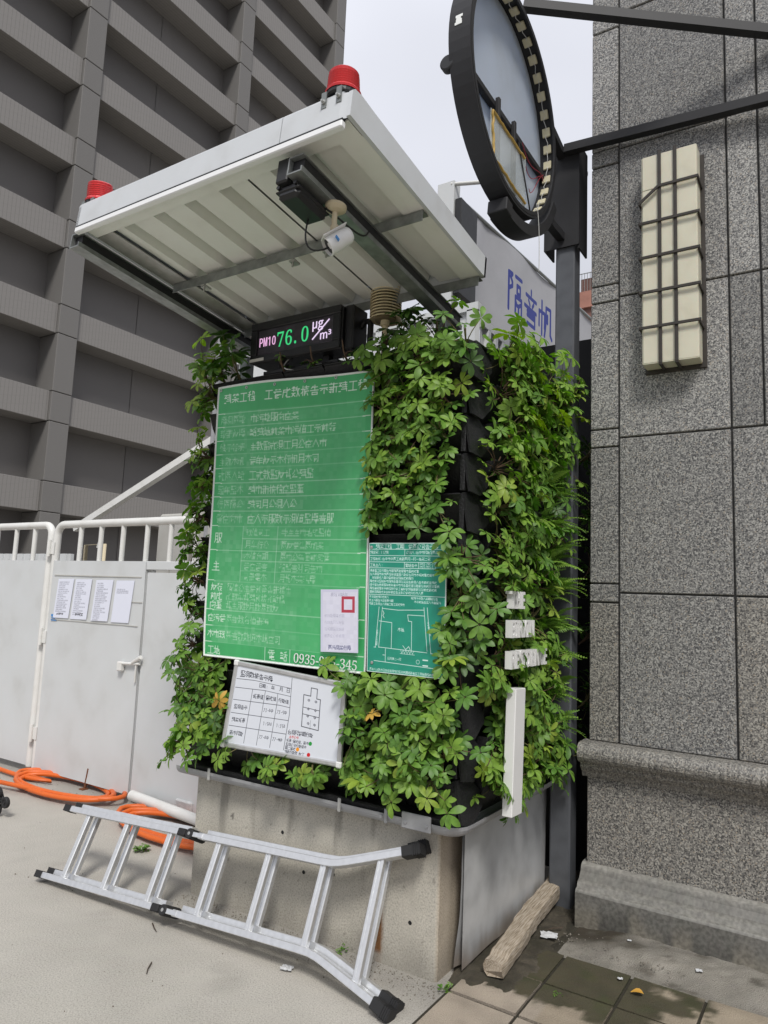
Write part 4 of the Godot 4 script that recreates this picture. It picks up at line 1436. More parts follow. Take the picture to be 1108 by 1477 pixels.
# ---------------------------------------------------------------- notices
func notices() -> void:
	var white := Color(0.86, 0.93, 0.87)
	# large green banner
	var W := 720
	var H := 1000
	var im := Image.create(W, H, false, Image.FORMAT_RGB8)
	var base := Color(0.27, 0.675, 0.41)
	for y in range(0, H, 4):
		for x in range(0, W, 4):
			var v := 1.0 + 0.05 * big_noise.get_noise_2d(x * 0.006, y * 0.006) + 0.03 * big_noise.get_noise_2d(x * 0.03, y * 0.004)
			im.fill_rect(Rect2i(x, y, 4, 4), Color(base.r * v, base.g * v, base.b * v))
	var rule := Color(white.r, white.g, white.b, 0.85)
	for e in [[0, 0, W, 5], [0, H - 6, W, 6], [0, 0, 5, H], [W - 5, 0, 5, H]]: im.fill_rect(Rect2i(e[0], e[1], e[2], e[3]), Color(0.85, 0.9, 0.86))
	var soft := Color(0.8, 0.92, 0.82, 0.42)
	ink_text(im, "建築工程施工管成數據告示新建工程", Vector2(36, 30), 34, Color(white.r, white.g, white.b, 0.9), 4.0, 1.22)
	var lines := [0.105, 0.157, 0.21, 0.262, 0.314, 0.368, 0.42, 0.473, 0.527, 0.616, 0.727, 0.832, 0.89, 0.948]
	for i in lines.size():
		var y: float = lines[i] * H
		ink_line(im, Vector2(6, y), Vector2(W - 8, y), 3.0, soft)
		ink_line(im, Vector2(6, y), Vector2(40, y), 3.0, rule)
		ink_line(im, Vector2(W - 40, y), Vector2(W - 8, y), 3.0, rule)
		var y1: float = (lines[i + 1] if i + 1 < lines.size() else 0.998) * H
		var sz: float = min(30.0, (y1 - y) * 0.55)
		if i < 8:
			ink_row(im, Vector2(24, y + (y1 - y - sz) / 2), 4, sz, soft, 3.2)
			ink_row(im, Vector2(178, y + (y1 - y - sz) / 2), 7 + (i * 5) % 6, sz, Color(0.85, 0.94, 0.86, 0.62), 3.8)
		elif i < 10:
			var n := 2 if i == 8 else 3
			for k in n:
				var yy := lerpf(y, y1, (k + 0.5) / n) - 13
				if k > 0: ink_line(im, Vector2(160, lerpf(y, y1, float(k) / n)), Vector2(W - 8, lerpf(y, y1, float(k) / n)), 3.0, soft)
				ink_row(im, Vector2(176, yy), 4, 25, soft, 3.0)
				ink_row(im, Vector2(345, yy), 8 - k, 25, soft, 3.0)
			ink_line(im, Vector2(160, y), Vector2(160, y1), 3.0, soft)
			ink_line(im, Vector2(325, y), Vector2(325, y1), 3.0, soft)
		elif i == 10:
			for k in 3: ink_row(im, Vector2(100, y + 10 + k * 32), 11 - k, 25, soft, 3.0)
		elif i < 13:
			ink_row(im, Vector2(104, y + 16), 9 - i % 3, 26, soft, 3.0)
	# the print has faded into pale smears
	for y in range(100, 940, 16):
		for x in range(36, 690, 16):
			var row := big_noise.get_noise_2d(y * 0.9, 3.0)
			var k := 0.14 + 0.24 * maxf(0.0, wet_noise.get_noise_2d(x * 0.035, y * 0.09)) + 0.1 * row
			if rng.randf() < 0.3: k += 0.12 * rng.randf()
			if x > 430: k *= 0.6
			for yy in range(y, y + 16, 4):
				for xx in range(x, x + 16, 4):
					var o := im.get_pixel(xx, yy)
					im.fill_rect(Rect2i(xx, yy, 4, 4), o.lerp(Color(0.72, 0.86, 0.74), k))
	ink_text(im, "服", Vector2(24, 555), 34, rule, 3.6)
	ink_text(im, "主", Vector2(22, 655), 36, rule, 3.6)
	ink_text(im, "如發", Vector2(24, 738), 26, rule, 3.0)
	ink_text(im, "前成", Vector2(24, 770), 26, rule, 3.0)
	ink_text(im, "向臺", Vector2(24, 802), 26, rule, 3.0)
	ink_text(im, "空污管", Vector2(16, 848), 26, rule, 3.0)
	ink_text(im, "本市環", Vector2(16, 906), 26, rule, 3.0)
	ink_text(im, "工地", Vector2(18, 962), 28, rule, 3.0)
	ink_text(im, "電", Vector2(312, 958), 30, rule, 3.0)
	ink_text(im, "話", Vector2(370, 958), 30, rule, 3.0)
	for x in [296, 412]: ink_line(im, Vector2(x, 950), Vector2(x, 995), 3.0, rule)
	var B := thing("green_banner", "large green printed construction notice banner covering the front of the planted box", "banner", Vector3(-2.33, 1.2, -2.665))
	var s := st()
	var tl := Vector3(-2.835, 2.66, -2.672)
	var tr := Vector3(-1.81, 2.617, -2.672)
	var bl := Vector3(-2.804, 1.224, -2.672)
	var br := Vector3(-1.799, 1.218, -2.672)
	var at := func(u: float, v: float) -> Vector3:
		var p := tl.lerp(tr, u).lerp(bl.lerp(br, u), v)
		p.z += 0.008 * sin(v * 9.0 + u * 2.0) * (0.4 + u * (1.0 - u)) + 0.006 * sin(u * 7.0 + v * 3.0)
		p.x += 0.012 * sin(v * 6.0) * (1.0 if u < 0.5 else -0.4) * abs(u - 0.5)
		p.y += (0.006 * sin(u * 5.0) if v < 0.01 else 0.0)
		return p
	s.set_smooth_group(0)
	for j in 30:
		for i in 22:
			for q in [[0, 0], [1, 0], [1, 1], [0, 0], [1, 1], [0, 1]]:
				var u: float = (i + q[0]) / 22.0
				var v: float = (j + q[1]) / 30.0
				s.set_uv(Vector2(u, v))
				s.add_vertex(at.call(u, v) - ofs)
	var sheet_part := build("banner_sheet", s, printed(im, "banner_print", 0.45), B)
	s = st()
	var rim := []
	for k in 23: rim.append(at.call(k / 22.0, 0.0))
	for k in range(1, 31): rim.append(at.call(1.0, k / 30.0))
	for k in range(1, 23): rim.append(at.call(1.0 - k / 22.0, 1.0))
	for k in range(1, 31): rim.append(at.call(0.0, 1.0 - k / 30.0))
	tube(s, rim, 0.0045, 6)
	build("hem", s, M.print_white, sheet_part)
	for k in 6:
		s = st()
		lathe(s, at.call(0.02 + k * 0.19, 0.012) + Vector3(0, 0, 0.001), Vector3.BACK, [Vector2(0.009, 0), Vector2(0.008, 0.003), Vector2(0.004, 0.003)], 12)
		build("eyelet", s, M.bolt, sheet_part)
	letters("phone_number", "0935-935-345", "Droid Serif", 0.043, 0.001, M.print_white, sheet_part, at.call(0.6, 0.974) + Vector3(0, 0, 0.006), Basis(Vector3.BACK, -0.02))
	# white sheet with a red seal, taped on the banner
	im = Image.create(220, 300, false, Image.FORMAT_RGB8)
	im.fill(Color(0.82, 0.82, 0.9))
	for k in 14:
		for j in 10:
			var v := 0.84 + 0.035 * rng.randf()
			im.fill_rect(Rect2i(14 + j * 20, 14 + k * 20, 20, 20), Color(v, v, v + 0.06))
	ink_row(im, Vector2(60, 16), 5, 18, Color(0.5, 0.5, 0.6, 0.35), 2.5)
	for k in 4: ink_row(im, Vector2(24, 120 + k * 32), 7, 15, Color(0.55, 0.55, 0.65, 0.25), 2.0)
	ink_row(im, Vector2(46, 268), 6, 20, Color(0.35, 0.36, 0.5, 0.7), 3.0)
	var red := Color(0.72, 0.25, 0.32)
	for e in [[124, 34, 76, 14], [124, 98, 76, 14], [124, 34, 14, 78], [186, 34, 14, 78]]: im.fill_rect(Rect2i(e[0], e[1], e[2], e[3]), red)
	ofs = Vector3(-1.96, 1.3, -2.655)
	s = st()
	face(s, Vector3(-2.049, 1.584, -2.652), Vector3(-1.836, 1.59, -2.652), Vector3(-1.821, 1.308, -2.651), Vector3(-2.031, 1.299, -2.651))
	single("permit_sheet", s, printed(im, "permit_print", 0.35), "white permit sheet with a red square seal on the green banner", "notice", ofs)

	# smaller teal board
	W = 520
	H = 740
	im = Image.create(W, H, false, Image.FORMAT_RGB8)
	for y in range(0, H, 4):
		for x in range(0, W, 4):
			var v := 1.0 + 0.07 * big_noise.get_noise_2d(x * 0.008 + 50.0, y * 0.008)
			im.fill_rect(Rect2i(x, y, 4, 4), Color(0.15 * v, 0.575 * v, 0.48 * v))
	var wl := Color(0.88, 0.95, 0.93)
	for e in [[0, 0, W, 4], [0, H - 4, W, 4], [0, 0, 4, H], [W - 4, 0, 4, H]]: im.fill_rect(Rect2i(e[0], e[1], e[2], e[3]), wl)
	for v in [0.05, 0.1, 0.15, 0.197, 0.405]: ink_line(im, Vector2(4, v * H), Vector2(W - 4, v * H), 3.0, wl)
	ink_text(im, "建築工程施工期間管區公司告示牌", Vector2(48, 8), 25, wl, 2.6, 1.12)
	ink_text(im, "建築號:112建字第", Vector2(8, 46), 18, wl, 1.9)
	ink_text(im, "公司人:台中市段地名區公司", Vector2(258, 46), 17, wl, 1.9, 1.05)
	ink_text(im, "工程地號:台中市中區工業新區段一段一地號二號", Vector2(8, 84), 17, wl, 1.9)
	ink_text(im, "工地主人:", Vector2(8, 120), 18, wl, 1.9)
	ink_text(im, "電話告示", Vector2(254, 120), 18, wl, 1.9)
	ink_text(im, "0953-295-210", Vector2(348, 114), 13, wl, 1.6)
	ink_text(im, "0935-935-345", Vector2(348, 129), 13, wl, 1.6)
	ink_line(im, Vector2(248, 37), Vector2(248, 74), 3.0, wl)
	ink_line(im, Vector2(248, 112), Vector2(248, 145), 3.0, wl)
	ink_line(im, Vector2(342, 112), Vector2(342, 145), 3.0, wl)
	var yy := 154.0
	for k in [20, 26, 17, 27, 28, 27, 22]:
		ink_row(im, Vector2(10 if k != 17 else 26, yy), k, 15, wl, 1.7)
		yy += 20.5
	for k in 3:
		ink_row(im, Vector2(8, 306 + k * 20), [9, 11, 16][k], 14, wl, 1.6)
		if k < 2: ink_row(im, Vector2(300 + k * 20, 306 + k * 20), 11, 14, wl, 1.6)
	var mp := [[80, 370, 58, 600], [104, 370, 82, 600], [48, 600, 62, 600], [104, 378, 215, 384], [215, 384, 385, 376], [385, 362, 412, 600], [406, 362, 436, 612], [82, 450, 172, 456], [172, 456, 170, 600], [82, 598, 412, 608], [280, 408, 390, 408], [280, 408, 286, 442], [286, 442, 308, 444], [308, 444, 308, 602], [436, 610, 462, 612], [130, 604, 130, 676], [50, 676, 476, 690], [112, 640, 126, 640], [108, 392, 116, 405], [116, 405, 108, 418], [108, 418, 118, 432], [250, 580, 270, 600], [270, 600, 290, 582], [290, 582, 300, 600]]
	for e in mp: ink_line(im, Vector2(e[0], e[1]), Vector2(e[2], e[3]), 3.2, wl)
	for k in 5:
		ink_line(im, Vector2(236 + k * 18, 606), Vector2(244 + k * 18, 622), 2.2, wl)
		ink_line(im, Vector2(244 + k * 18, 622), Vector2(252 + k * 18, 606), 2.2, wl)
	ink_line(im, Vector2(232, 624), Vector2(330, 626), 2.2, wl)
	ink_text(im, "基地".replace("基", "本"), Vector2(214, 482), 20, wl, 2.2)
	for k in 7: ink_row(im, Vector2(64 - k * 0.5, 500 + k * 13), 1, 11, wl, 1.4)
	for k in 6: ink_row(im, Vector2(408 + k * 3, 440 + k * 13), 1, 11, wl, 1.4)
	ink_text(im, "日月景二一段", Vector2(146, 650), 14, wl, 1.6)
	for r in [0.0, 1.0]: ink_line(im, Vector2(386, 664 + r * 30 - 15), Vector2(416, 664 + r * 30 - 15), 7.0, wl)
	for k in 12:
		var a := TAU * k / 12.0
		ink_line(im, Vector2(352 + cos(a) * 11, 662 + sin(a) * 11), Vector2(352 + cos(a + 0.53) * 11, 662 + sin(a + 0.53) * 11), 2.2, wl)
	ink_row(im, Vector2(20, 718), 28, 14, wl, 1.6)
	var T := thing("teal_board", "teal printed site board with a plan, right of the green banner", "sign board", Vector3(-1.61, 1.23, -2.65))
	s = st()
	var a := Vector3(-1.784, 1.799, -2.648)
	var b := Vector3(-1.391, 1.796, -2.648)
	var c := Vector3(-1.388, 1.234, -2.648)
	var d := Vector3(-1.769, 1.234, -2.648)
	face(s, a, b, c, d)
	var board_face := build("printed_face", s, printed(im, "board_print", 0.3), T)
	s = st()
	var ctr := (a + b + c + d) / 4.0 - Vector3(0, 0, 0.004)
	var q := []
	for p in [a, b, c, d]: q.append(p - Vector3(0, 0, 0.0015))
	var q2 := []
	for p in q: q2.append(p - Vector3(0, 0, 0.006))
	poly(s, q, ctr)
	poly(s, q2, ctr)
	for i in 4: poly(s, [q[i], q[(i + 1) % 4], q2[(i + 1) % 4], q2[i]], ctr)
	build("backing", s, M.white_plastic, T)
	for p in [a.lerp(c, 0.035), b.lerp(d, 0.04), c.lerp(a, 0.07), d.lerp(b, 0.07), c.lerp(d, 0.12) + Vector3(0, 0.012, 0)]:
		s = st()
		lathe(s, p + Vector3(0, 0, 0.001), Vector3.BACK, [Vector2(0.0075, 0), Vector2(0.007, 0.002), Vector2(0, 0.004)], 10)
		build("screw", s, M.bolt, board_face)

	# white data board
	W = 900
	H = 520
	im = Image.create(W, H, false, Image.FORMAT_RGB8)
	im.fill(Color(0.865, 0.88, 0.91))
	var k1 := Color(0.14, 0.15, 0.2)
	ink_text(im, "監測數據告示牌", Vector2(34, 40), 38, k1, 4.2, 1.1)
	ink_text(im, "日期:", Vector2(210, 108), 26, k1, 3.0)
	ink_text(im, "年", Vector2(318, 104), 28, k1, 3.0)
	ink_text(im, "月", Vector2(390, 102), 28, k1, 3.0)
	ink_text(im, "日", Vector2(452, 100), 28, k1, 3.0)
	for v in [95, 152, 232, 318, 402]: ink_line(im, Vector2(8, v), Vector2(490, v), 3.0, k1)
	ink_line(im, Vector2(490, 20), Vector2(490, 500), 3.2, k1)
	for u in [160, 268, 378]: ink_line(im, Vector2(u, 152), Vector2(u, 500), 3.0, k1)
	ink_text(im, "背景值", Vector2(172, 182), 27, k1, 3.0)
	ink_text(im, "警戒值", Vector2(280, 182), 27, k1, 3.0)
	ink_text(im, "行動值", Vector2(388, 182), 27, k1, 3.0)
	ink_text(im, "監測告示", Vector2(26, 262), 26, k1, 2.8)
	ink_text(im, "建築背景", Vector2(26, 346), 26, k1, 2.8)
	ink_text(im, "新本段動", Vector2(26, 432), 26, k1, 2.8)
	var n1 := Color(0.2, 0.21, 0.26)
	for e in [["±3.0cm", 276, 262], ["±3.5cm", 386, 262], ["1:500", 290, 346], ["1:350", 398, 346], ["±2.0cm", 276, 432], ["±2.9cm", 386, 432]]:
		ink_text(im, (e[0] as String).replace("±", "2").replace(".", "-").replace("cm", "中"), Vector2(e[1], e[2]), 22, n1, 2.4)
	var pl := [[655, 60, 705, 60], [705, 60, 705, 128], [705, 128, 735, 128], [735, 128, 735, 340], [735, 340, 598, 340], [598, 340, 598, 118], [598, 118, 655, 118], [655, 118, 655, 60]]
	for e in pl: ink_line(im, Vector2(e[0], e[1]), Vector2(e[2], e[3]), 5.0, k1)
	for e in [[598, 205, 735, 205], [598, 252, 735, 252]]: ink_line(im, Vector2(e[0], e[1]), Vector2(e[2], e[3]), 4.0, k1)
	ink_line(im, Vector2(668, 285), Vector2(668, 350), 1.6, k1)
	for e in [[632, 140], [690, 140], [632, 200], [690, 200], [632, 250], [690, 250], [640, 300], [692, 300]]: ink_text(im, "中", Vector2(e[0], e[1]), 20, k1, 2.6)
	ink_text(im, "台測資管期行動".replace("資", "段"), Vector2(500, 372), 26, k1, 2.8, 1.08)
	ink_text(im, "主本公示", Vector2(516, 404), 17, Color(0.8, 0.2, 0.2), 2.0)
	var rw := [["背景:警戒值、新本", 428, Color(0.15, 0.6, 0.25)], ["監測公司行動值中", 452, Color(0.95, 0.6, 0.1)], ["期二警戒", 474, Color(0.95, 0.6, 0.1)], ["建新行動數:如工", 496, Color(0.8, 0.08, 0.12)]]
	for i in 4:
		ink_text(im, rw[i][0], Vector2(500, rw[i][1]), 18, k1, 2.0)
	for e in [[684, 436, rw[0][2]], [596, 482, rw[1][2]], [684, 503, rw[3][2]]]: ink_line(im, Vector2(e[0], e[1]), Vector2(e[0] + 1, e[1]), 24.0, e[2])
	var D := thing("data_board", "framed white board with a monitoring table, hung crooked under the green banner", "white board", Vector3(-2.28, 0.8, -2.64))
	# corners as it hangs, slightly turned
	a = Vector3(-2.528, 1.21, -2.628)
	b = Vector3(-1.868, 1.167, -2.624)
	c = Vector3(-1.875, 0.825, -2.62)
	d = Vector3(-2.582, 0.814, -2.624)
	s = st()
	var ins := func(p: Vector3, k: float) -> Vector3: return p.lerp((a + c) / 2, k)
	face(s, ins.call(a, 0.03), ins.call(b, 0.03), ins.call(c, 0.03), ins.call(d, 0.03))
	build("printed_face", s, printed(im, "data_print", 0.25), D)
	s = st()
	q = []
	q2 = []
	for p in [a, b, c, d]:
		q.append(p - Vector3(0, 0, 0.002))
		q2.append(p - Vector3(0, 0, 0.015))
	ctr = (q[0] + q2[2]) / 2
	poly(s, q, ctr)
	poly(s, q2, ctr)
	for i in 4: poly(s, [q[i], q[(i + 1) % 4], q2[(i + 1) % 4], q2[i]], ctr)
	build("backing", s, M.white_plastic, D)
	var crn := [a, b, c, d]
	for i in 4:
		s = st()
		sweep(s, [crn[i], crn[(i + 1) % 4]], [Vector2(-0.008, -0.011), Vector2(0.004, -0.011), Vector2(0.007, -0.006), Vector2(0.007, 0.006), Vector2(0.004, 0.011), Vector2(-0.008, 0.011)], Vector3.BACK.cross((crn[(i + 1) % 4] - crn[i]).normalized()))
		build("frame_rail", s, M.frame_metal, D)
		s = st()
		box(s, crn[i] + Vector3(0, 0, 0.001), Vector3(0.03, 0.03, 0.02), Basis(Vector3.BACK, -0.03), 0.006)
		build("frame_corner", s, M.white_plastic, D)

# ---------------------------------------------------------------- LED display and shield
func display_and_sensor() -> void:
	var D := thing("led_display", "black dust display reading PM10 76.0 above the green banner", "display", Vector3(-2.37, 2.7, -2.78))
	var s := st()
	var x0 := -2.665
	var x1 := -2.062
	span(s, Vector3(x0, 2.785, -2.87), Vector3(x1, 3.008, -2.735), 0.006)
	build("case", s, M.black_plastic, D)
	for e in [[x0, x1, 2.965, 3.008], [x0, x1, 2.785, 2.826], [x0, x0 + 0.045, 2.8265, 2.9645], [x1 - 0.05, x1, 2.8265, 2.9645]]:
		s = st()
		span(s, Vector3(e[0], e[2], -2.734), Vector3(e[1], e[3], -2.716), 0.004)
		build("bezel", s, M.black_plastic, D)
	var im := Image.create(384, 112, false, Image.FORMAT_RGB8)
	for y in 112:
		for x in 384:
			var on := x % 4 != 0 and y % 4 != 0
			var v := (0.30 if on else 0.2) - (0.03 if (x / 48 + y / 28) % 2 == 0 else 0.0)
			if x % 16 == 0 or y % 16 == 0: v *= 0.8
			im.set_pixel(x, y, Color(v, v * 0.94, v * 1.04))
	s = st()
	face(s, Vector3(x0 + 0.045, 2.9645, -2.728), Vector3(x1 - 0.05, 2.9645, -2.728), Vector3(x1 - 0.05, 2.8265, -2.728), Vector3(x0 + 0.045, 2.8265, -2.728))
	var scr := build("led_screen", s, printed(im, "led_print", 0.4), D)
	var sx := x0 + 0.05
	letters("lettering", "PM10", "Droid Sans Mono", 0.044, 0.002, M.led_pink, scr, Vector3(sx + 0.004, 2.895, -2.726), Basis.IDENTITY.scaled(Vector3(0.82, 1.1, 1)))
	for e in [["7", 0.128], ["6", 0.186], [".", 0.245], ["0", 0.295]]: letters("lettering", e[0], "Droid Serif", 0.08, 0.002, M.led_green, scr, Vector3(sx + e[1], 2.892, -2.726), Basis.IDENTITY.scaled(Vector3(0.85, 1, 1)))
	letters("lettering", "µg", "Droid Sans", 0.048, 0.002, M.led_white, scr, Vector3(sx + 0.365, 2.935, -2.726))
	letters("lettering", "m³", "Droid Sans", 0.044, 0.002, M.led_white, scr, Vector3(sx + 0.418, 2.868, -2.726))
	s = st()
	box(s, Vector3(sx + 0.425, 2.9, -2.725), Vector3(0.14, 0.006, 0.002), Basis(Vector3.BACK, 0.72))
	build("lettering", s, M.led_white, scr)
	s = st()
	span(s, Vector3(x1 + 0.001, 2.78, -2.88), Vector3(x1 + 0.055, 3.012, -2.75), 0.008)
	build("side_case", s, M.black_plastic, D)
	s = st()
	for x in [-2.5, -2.2]:
		span(s, Vector3(x - 0.02, 2.69, -2.83), Vector3(x + 0.02, 2.786, -2.79), 0.003)
	span(s, Vector3(-2.6, 2.725, -2.82), Vector3(-2.1, 2.745, -2.76), 0.003)
	build("bracket", s, M.black_plastic, D)
	s = st()
	span(s, Vector3(-2.66, 2.79, -2.7155), Vector3(-2.56, 2.806, -2.713))
	build("name_plate", s, M.tape, D)
	for k in 2:
		s = st()
		tube(s, bez(Vector3(-2.42 + k * 0.03, 2.79, -2.76), Vector3(-2.47, 2.7, -2.7), Vector3(-2.32, 2.69, -2.7), Vector3(-2.2 + k * 0.06, 2.73, -2.76)), 0.004, 6)
		build("cable", s, M.wire_white if k == 0 else M.black_plastic, D)
	s = st()
	tube(s, [Vector3(-2.03, 2.9, -2.83), Vector3(-1.99, 2.94, -2.83), Vector3(-1.97, 2.94, -2.83), Vector3(-1.955, 2.92, -2.83), Vector3(-1.955, 2.8, -2.83)], 0.016, 8)
	build("conduit", s, M.black_plastic, D)

	var S := thing("radiation_shield", "cream stacked plate sensor shield standing right of the dust display", "sensor", Vector3(-1.888, 2.72, -2.86))
	var c := Vector3(-1.888, 2.94, -2.86)
	for k in 11:
		s = st()
		var y := k * 0.0155
		lathe(s, c + Vector3(0, y, 0), Vector3.UP, [Vector2(0.05, 0.012), Vector2(0.074, 0.004), Vector2(0.08, -0.001), Vector2(0.08, 0.003), Vector2(0.076, 0.008), Vector2(0.05, 0.0165)] if k < 10 else [Vector2(0.05, 0.004), Vector2(0.074, 0.002), Vector2(0.08, -0.001), Vector2(0.08, 0.004), Vector2(0.07, 0.012), Vector2(0.03, 0.016), Vector2(0, 0.017)], 28)
		build("shield_plate", s, M.sensor_cream, S)
	s = st()
	lathe(s, c, Vector3.UP, [Vector2(0, -0.004), Vector2(0.052, -0.004), Vector2(0.052, 0.16), Vector2(0, 0.16)], 16)
	build("core", s, M.sensor_dark, S)
	s = st()
	tube(s, [c, Vector3(c.x, 2.70, c.z)], 0.016, 10)
	lathe(s, c + Vector3(0, -0.03, 0), Vector3.UP, [Vector2(0.014, 0), Vector2(0.024, 0), Vector2(0.024, 0.028), Vector2(0.014, 0.028)], 12)
	build("stand", s, M.sensor_cream, S)

# ---------------------------------------------------------------- plants
var leaf_meshes := []
var frond_meshes := []
var rects := []          # sign faces that foliage should mostly leave free

func leaflet(s: SurfaceTool, dir: Vector3, L: float, W: float, droop: float, fold: float) -> void:
	var side := Vector3.UP.cross(dir).normalized()
	var ts := [0.0, 0.2, 0.45, 0.7, 0.88, 1.0]
	var ws := [0.1, 0.5, 0.92, 1.0, 0.66, 0.04]
	var row := []
	for i in 6:
		var t: float = ts[i]
		var p := dir * (0.006 + L * t) + Vector3.UP * L * (0.16 * t - droop * t * t)
		var w: float = W * ws[i]
		row.append([p - side * w + Vector3.UP * w * fold, p, p + side * w + Vector3.UP * w * fold])
	s.set_smooth_group(0)
	for i in 5:
		for h in 2:
			var a: Vector3 = row[i][h]
			var b: Vector3 = row[i][h + 1]
			var c: Vector3 = row[i + 1][h + 1]
			var d: Vector3 = row[i + 1][h]
			for v in [a, b, c, a, c, d]: s.add_vertex(v)

func make_leaves() -> void:
	ofs = Vector3.ZERO
	for v in 7:
		var s := st()
		var n := [7, 8, 6, 7, 9, 6, 8][v] as int
		var L := [0.074, 0.082, 0.066, 0.07, 0.08, 0.058, 0.068][v] as float
		for k in n:
			var a := TAU * (k + rng.randf_range(-0.22, 0.22)) / n
			var l := L * rng.randf_range(0.78, 1.1)
			leaflet(s, Vector3(cos(a), rng.randf_range(-0.12, 0.12), sin(a)).normalized(), l, l * rng.randf_range(0.195, 0.25), rng.randf_range(0.15, 0.6), rng.randf_range(0.12, 0.4))
		s.generate_normals()
		leaf_meshes.append(s.commit())
	for v in 4:
		var s := st()
		var L := 0.17 + 0.025 * v
		var n := 17
		s.set_smooth_group(-1)
		for k in n:
			var t := (k + 0.7) / n
			var p := Vector3(0, L * (0.5 * t - 0.75 * t * t), L * t)
			var w: float = 0.04 * pow(sin(PI * pow(t * 0.93 + 0.04, 0.62)), 0.9)
			for sd in [-1.0, 1.0]:
				var tip := p + Vector3(sd * w, -w * 0.28 + rng.randf_range(-0.003, 0.003), w * 0.25)
				var mid := p.lerp(tip, 0.5)
				for q in [p + Vector3(0, 0, -0.0055), p + Vector3(0, 0, 0.0055), mid + Vector3(0, 0.002, 0.006), p + Vector3(0, 0, -0.0055), mid + Vector3(0, 0.002, 0.006), mid + Vector3(0, 0.002, -0.0055), mid + Vector3(0, 0.002, -0.0055), mid + Vector3(0, 0.002, 0.006), tip]: s.add_vertex(q)
		var sp := []
		for k in 8:
			var t := k / 7.0
			sp.append(Vector3(0, L * (0.5 * t - 0.75 * t * t) - 0.001, L * t))
		tube(s, sp, 0.0018, 4, 0.4)
		s.generate_normals()
		frond_meshes.append(s.commit())
	rects = [[-2.81, -1.82, 1.24, 2.64, -2.68], [-1.78, -1.41, 1.25, 1.80, -2.66], [-2.56, -1.87, 0.78, 1.18, -2.645], [-2.05, -1.83, 1.29, 1.6, -2.66]]

func blocked(p: Vector3) -> bool:
	for r in rects:
		if p.x > r[0] - 0.01 and p.x < r[1] + 0.01 and p.y > r[2] and p.y < r[3] and p.z > r[4] - 0.07: return true
	# keep the white board and lettering on the side readable
	if p.x > -1.21 and p.z > -3.13 and p.z < -2.76 and p.y > 0.6 and p.y < 1.2 and p.z < -2.9: return true
	if p.x > -1.22 and p.z > -3.36 and p.z < -2.86 and p.y > 1.3 and p.y < 1.68 and rng.randf() < 0.7: return true
	# the sensor shield stands clear
	if p.x > -2.03 and p.x < -1.76 and p.y > 2.84 and p.z > -2.9: return true
	return false

func shrub(label: String, group: String, root: Vector3, out: Vector3, n: int, spread: float, reach: Vector2, tone: float, size := 0.78, lift := 0.0) -> void:
	var o := thing("umbrella_plant", label, "plant", root, group)
	var s := st()
	var side := Vector3.UP.cross(out).normalized()
	var made := 0
	var tries := 0
	var spine := root + out * 0.05 + Vector3.UP * 0.03
	while made < n and tries < n * 6:
		tries += 1
		var p := root + out * rng.randf_range(reach.x, reach.y) + side * rng.randfn(0.0, spread) + Vector3.UP * (rng.randfn(0.02, spread * 0.9) + lift * rng.randf())
		if blocked(p): continue
		made += 1
		var up := (out * rng.randf_range(0.45, 1.0) + Vector3.UP * rng.randf_range(0.15, 0.95) + Vector3(rng.randfn(0, 0.3), rng.randfn(0, 0.2), rng.randfn(0, 0.3))).normalized()
		var xx := up.cross(Vector3(rng.randf() - 0.5, rng.randf() - 0.5, rng.randf() - 0.5)).normalized()
		var sc := size * rng.randf_range(0.72, 1.15)
		var b := Basis(xx, up, xx.cross(up)).scaled_local(Vector3.ONE * sc)
		var tn := clampi(int(round(tone + rng.randfn(0.0, 0.75) + (0.5 if p.distance_to(root) > reach.y * 0.85 else -0.2))), 0, 4)
		part("leaf", leaf_meshes[rng.randi() % leaf_meshes.size()], M["leaf_%d" % tn] if rng.randf() > 0.003 else M.leaf_old, o, p - root, b)
		var m := spine.lerp(p, 0.5) + out * 0.03 - Vector3.UP * 0.02
		tube(s, bez(root, spine, m, p, 5), 0.0028, 4, 0.6)
	tube(s, [root - out * 0.02, spine, spine + Vector3.UP * 0.04 + out * 0.02], 0.0055, 5, 0.6)
	build("stem", s, M.bark if rng.randf() < 0.5 else M.stem, o)

func fern(label: String, group: String, root: Vector3, out: Vector3, n: int, size: float) -> void:
	var o := thing("fern", label, "plant", root, group)
	for k in n:
		var az := rng.randf_range(-1.25, 1.25)
		var dir := (out.rotated(Vector3.UP, az) * rng.randf_range(0.6, 1.0) + Vector3.FORWARD * 0.25 + Vector3.UP * rng.randf_range(0.05, 0.8)).normalized()
		var xx := Vector3.UP.cross(dir).normalized().rotated(dir, rng.randf_range(-0.5, 0.5))
		var b := Basis(xx, dir.cross(xx), dir).scaled_local(Vector3.ONE * size * rng.randf_range(0.8, 1.2))
		part("frond", frond_meshes[rng.randi() % 4], M["fern_%d" % (rng.randi() % 2)], o, out * rng.randf_range(0.0, 0.03) + Vector3(0, rng.randf_range(-0.02, 0.03), 0), b)

